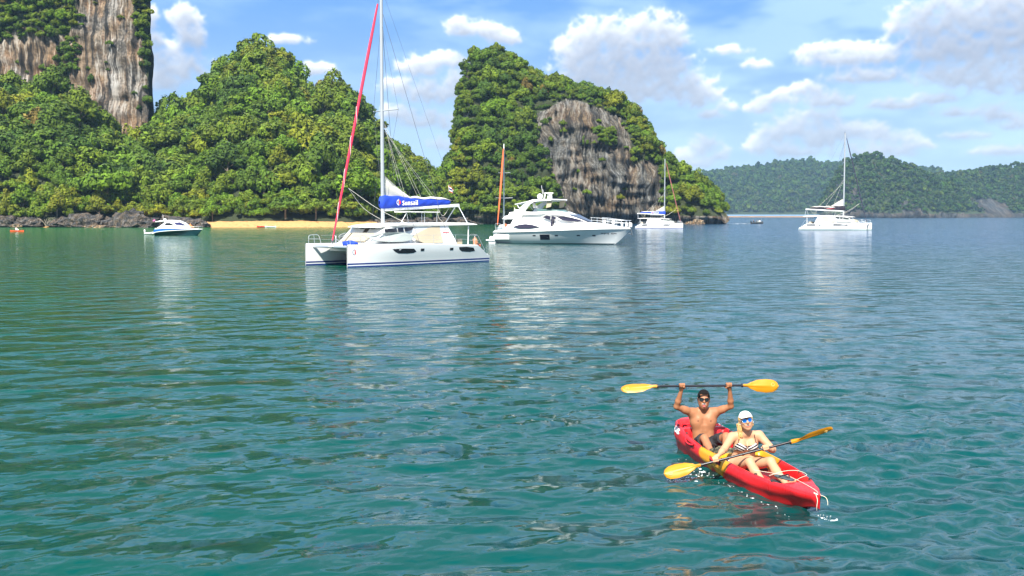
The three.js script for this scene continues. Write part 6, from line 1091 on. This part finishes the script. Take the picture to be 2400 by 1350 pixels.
// ---------------------------------------------------------------- small figures aboard
function smallPerson(label, joints, skin, cloth, hairC, k = 0.04) {   // joints in world, standing or sitting
  const J = joints, b = [[J.pel, J.chest, 0.13, 0.15], [J.chest, J.neck, 0.13, 0.06], [J.neck, J.head, 0.055, 0.06], [J.head, J.head.clone().add(V(0, 0.06, 0)), 0.095, 0.085]];
  for (const q of ['L', 'R']) { b.push([J.neck.clone().add(V(0, -0.04, 0)), J['s' + q], 0.06, 0.06], [J['s' + q], J['e' + q], 0.055, 0.045], [J['e' + q], J['h' + q], 0.045, 0.035], [J.pel, J['k' + q], 0.10, 0.065], [J['k' + q], J['f' + q], 0.065, 0.04]); }
  const f = bonesField(b, 0.06), base = J.base, t = thing('person', label, 'person', null, base);
  part(t, 'body', fieldMesh(f, b, 0.03).translate(-base.x, -base.y, -base.z), skin);
  const [lo, hi] = fieldBox(b), m = J.chest.clone().lerp(J.pel, 0.5), cut = (x, y, z) => Math.max(f(x, y, z) - 0.02, cloth.lo + J.pel.y - y, y - (J.neck.y + cloth.hi));
  part(t, cloth.name, surfaceNets(cut, lo, hi, 0.03).translate(-base.x, -base.y, -base.z), cloth.m);
  const hh = (x, y, z) => Math.max(Math.hypot(x - J.head.x, y - J.head.y - 0.05, z - J.head.z) - 0.115, J.head.y + 0.03 - y); part(t, 'hair', surfaceNets(hh, [J.head.x - 0.15, J.head.y, J.head.z - 0.15], [J.head.x + 0.15, J.head.y + 0.2, J.head.z + 0.15], 0.025).translate(-base.x, -base.y, -base.z), hairC);
}
{
  const sitting = (o, p, turn, seat = 0.45, lean = 0) => { const P = (x, y, z) => o.localToWorld(V(p[0], p[1], p[2]).add(V(x, y, z).applyAxisAngle(V(0, 1, 0), turn))); return { base: P(0, 0, 0), pel: P(0, 0.10, 0), chest: P(-lean, 0.45, 0), neck: P(-lean, 0.58, 0), head: P(-lean + 0.02, 0.70, 0), sL: P(-lean, 0.53, -0.19), sR: P(-lean, 0.53, 0.19), eL: P(0.08, 0.28, -0.24), eR: P(0.08, 0.28, 0.24), hL: P(0.3, 0.24, -0.15), hR: P(0.3, 0.24, 0.15), kL: P(0.42, 0.14, -0.11), kR: P(0.42, 0.14, 0.11), fL: P(0.46, -seat + 0.04, -0.11), fR: P(0.46, -seat + 0.04, 0.11) }; };
  const tan = mat(0.42, 0.20, 0.11, 0.5), dark = mat(0.03, 0.02, 0.015, 0.7);
  cat.updateMatrixWorld(true); yacht.updateMatrixWorld(true); cruiser.updateMatrixWorld(true);
  smallPerson('person sitting on the stern steps of the large catamaran', sitting(cat, [-5.62, 1.14, -2.75], Math.PI, 0.4), tan, { name: 'swimsuit', m: mat(0.45, 0.10, 0.06, 0.8), lo: -0.12, hi: -0.42 }, dark);
  smallPerson('person in white standing at the flybridge of the motor yacht', (() => { const j = sitting(yacht, [5.9, 4.45, 0.6], 0.3, 0.6); return j; })(), tan, { name: 'white_shirt', m: WhiteTape, lo: -0.25, hi: -0.02 }, dark);
  smallPerson('person in an orange top on the bow of the blue cruiser', sitting(cruiser, [2.25, 1.42, 0.1], 0.4, 0.15), tan, { name: 'orange_top', m: mat(0.72, 0.26, 0.08, 0.8), lo: -0.05, hi: -0.03 }, dark);
  const k = scene.children.find((q) => q.name === 'touring_kayak'); k.updateMatrixWorld(true);
  smallPerson('person in a white top sitting in the distant orange kayak', sitting(k, [-0.2, 0.27, 0], 0, 0.1), tan, { name: 'white_top', m: WhiteTape, lo: -0.05, hi: -0.02 }, dark);
  const sk = scene.children.find((q) => q.name === 'motor_skiff'); sk.updateMatrixWorld(true);
  [[-1.3, 0.6, -0.2, 'person at the stern of the distant skiff by its motor'], [-0.4, 0.6, 0.25, 'person in the middle of the distant skiff'], [1.1, 0.7, 0.0, 'person nearest the bow of the distant skiff']].forEach(([x, y, z, l], i) => smallPerson(l, sitting(sk, [x, y, z], 0.2 * i, 0.35), tan, { name: 'shirt', m: [dark, mat(0.10, 0.12, 0.14, 0.8), WhiteTape][i], lo: -0.1, hi: -0.02 }, dark));
}
// ---------------------------------------------------------------- drops and foam by the hull and the dipping blade
{
  const R = rng(88), list = [], M = new THREE.Matrix4(), q = new THREE.Quaternion();
  for (let i = 0; i < 46; i++) { const x = 0.6 + 2.9 * R(), z = 0.46 + 0.16 * R() * R() - 0.13 * smooth(2.2, 3.3, x); list.push([kayakAt(x, 0, z), 0.004 + 0.010 * R() * R(), 0.3]); }
  for (let i = 0; i < 18; i++) { const p = kayakAt(3.5 + 0.35 * R(), 0, 0.2 * (R() - 0.5) - 0.05); list.push([p, 0.004 + 0.012 * R() * R(), 0.4]); }
  for (let i = 0; i < 36; i++) { const p = sea(1565 + 75 * R(), 1118 + 12 * R()); list.push([p, 0.004 + 0.007 * R(), 0.4]); }
  for (let i = 0; i < 7; i++) { const p = at(1640 + 6 * R(), 1096 + 26 * R(), 13.18); list.push([p, 0.004 + 0.005 * R(), 1.2]); }
  for (let i = 0; i < 0; i++) { const p = sea(2400 * R(), 1000 + 350 * R()); list.push([p, 0.0022 + 0.003 * R(), 0.5]); }
  const im = new THREE.InstancedMesh(new THREE.SphereGeometry(1, 8, 6), mat(0.86, 0.88, 0.88, 0.35), list.length);
  list.forEach(([p, s, f], i) => { const y = p.y < 0.02 ? waterHeight(p.x, p.z) + s * f * 0.4 : p.y; im.setMatrixAt(i, M.compose(V(p.x, y, p.z), q.setFromAxisAngle(V(0, 1, 0), R() * 6), V(s * (1 + R()), s * f, s))); });
  im.name = 'water_drops'; im.castShadow = im.receiveShadow = true; scene.add(im); tag(im, 'white drops and specks of foam on the water by the kayak', 'foam', null, 'stuff');
}
renderer.render(scene, camera);
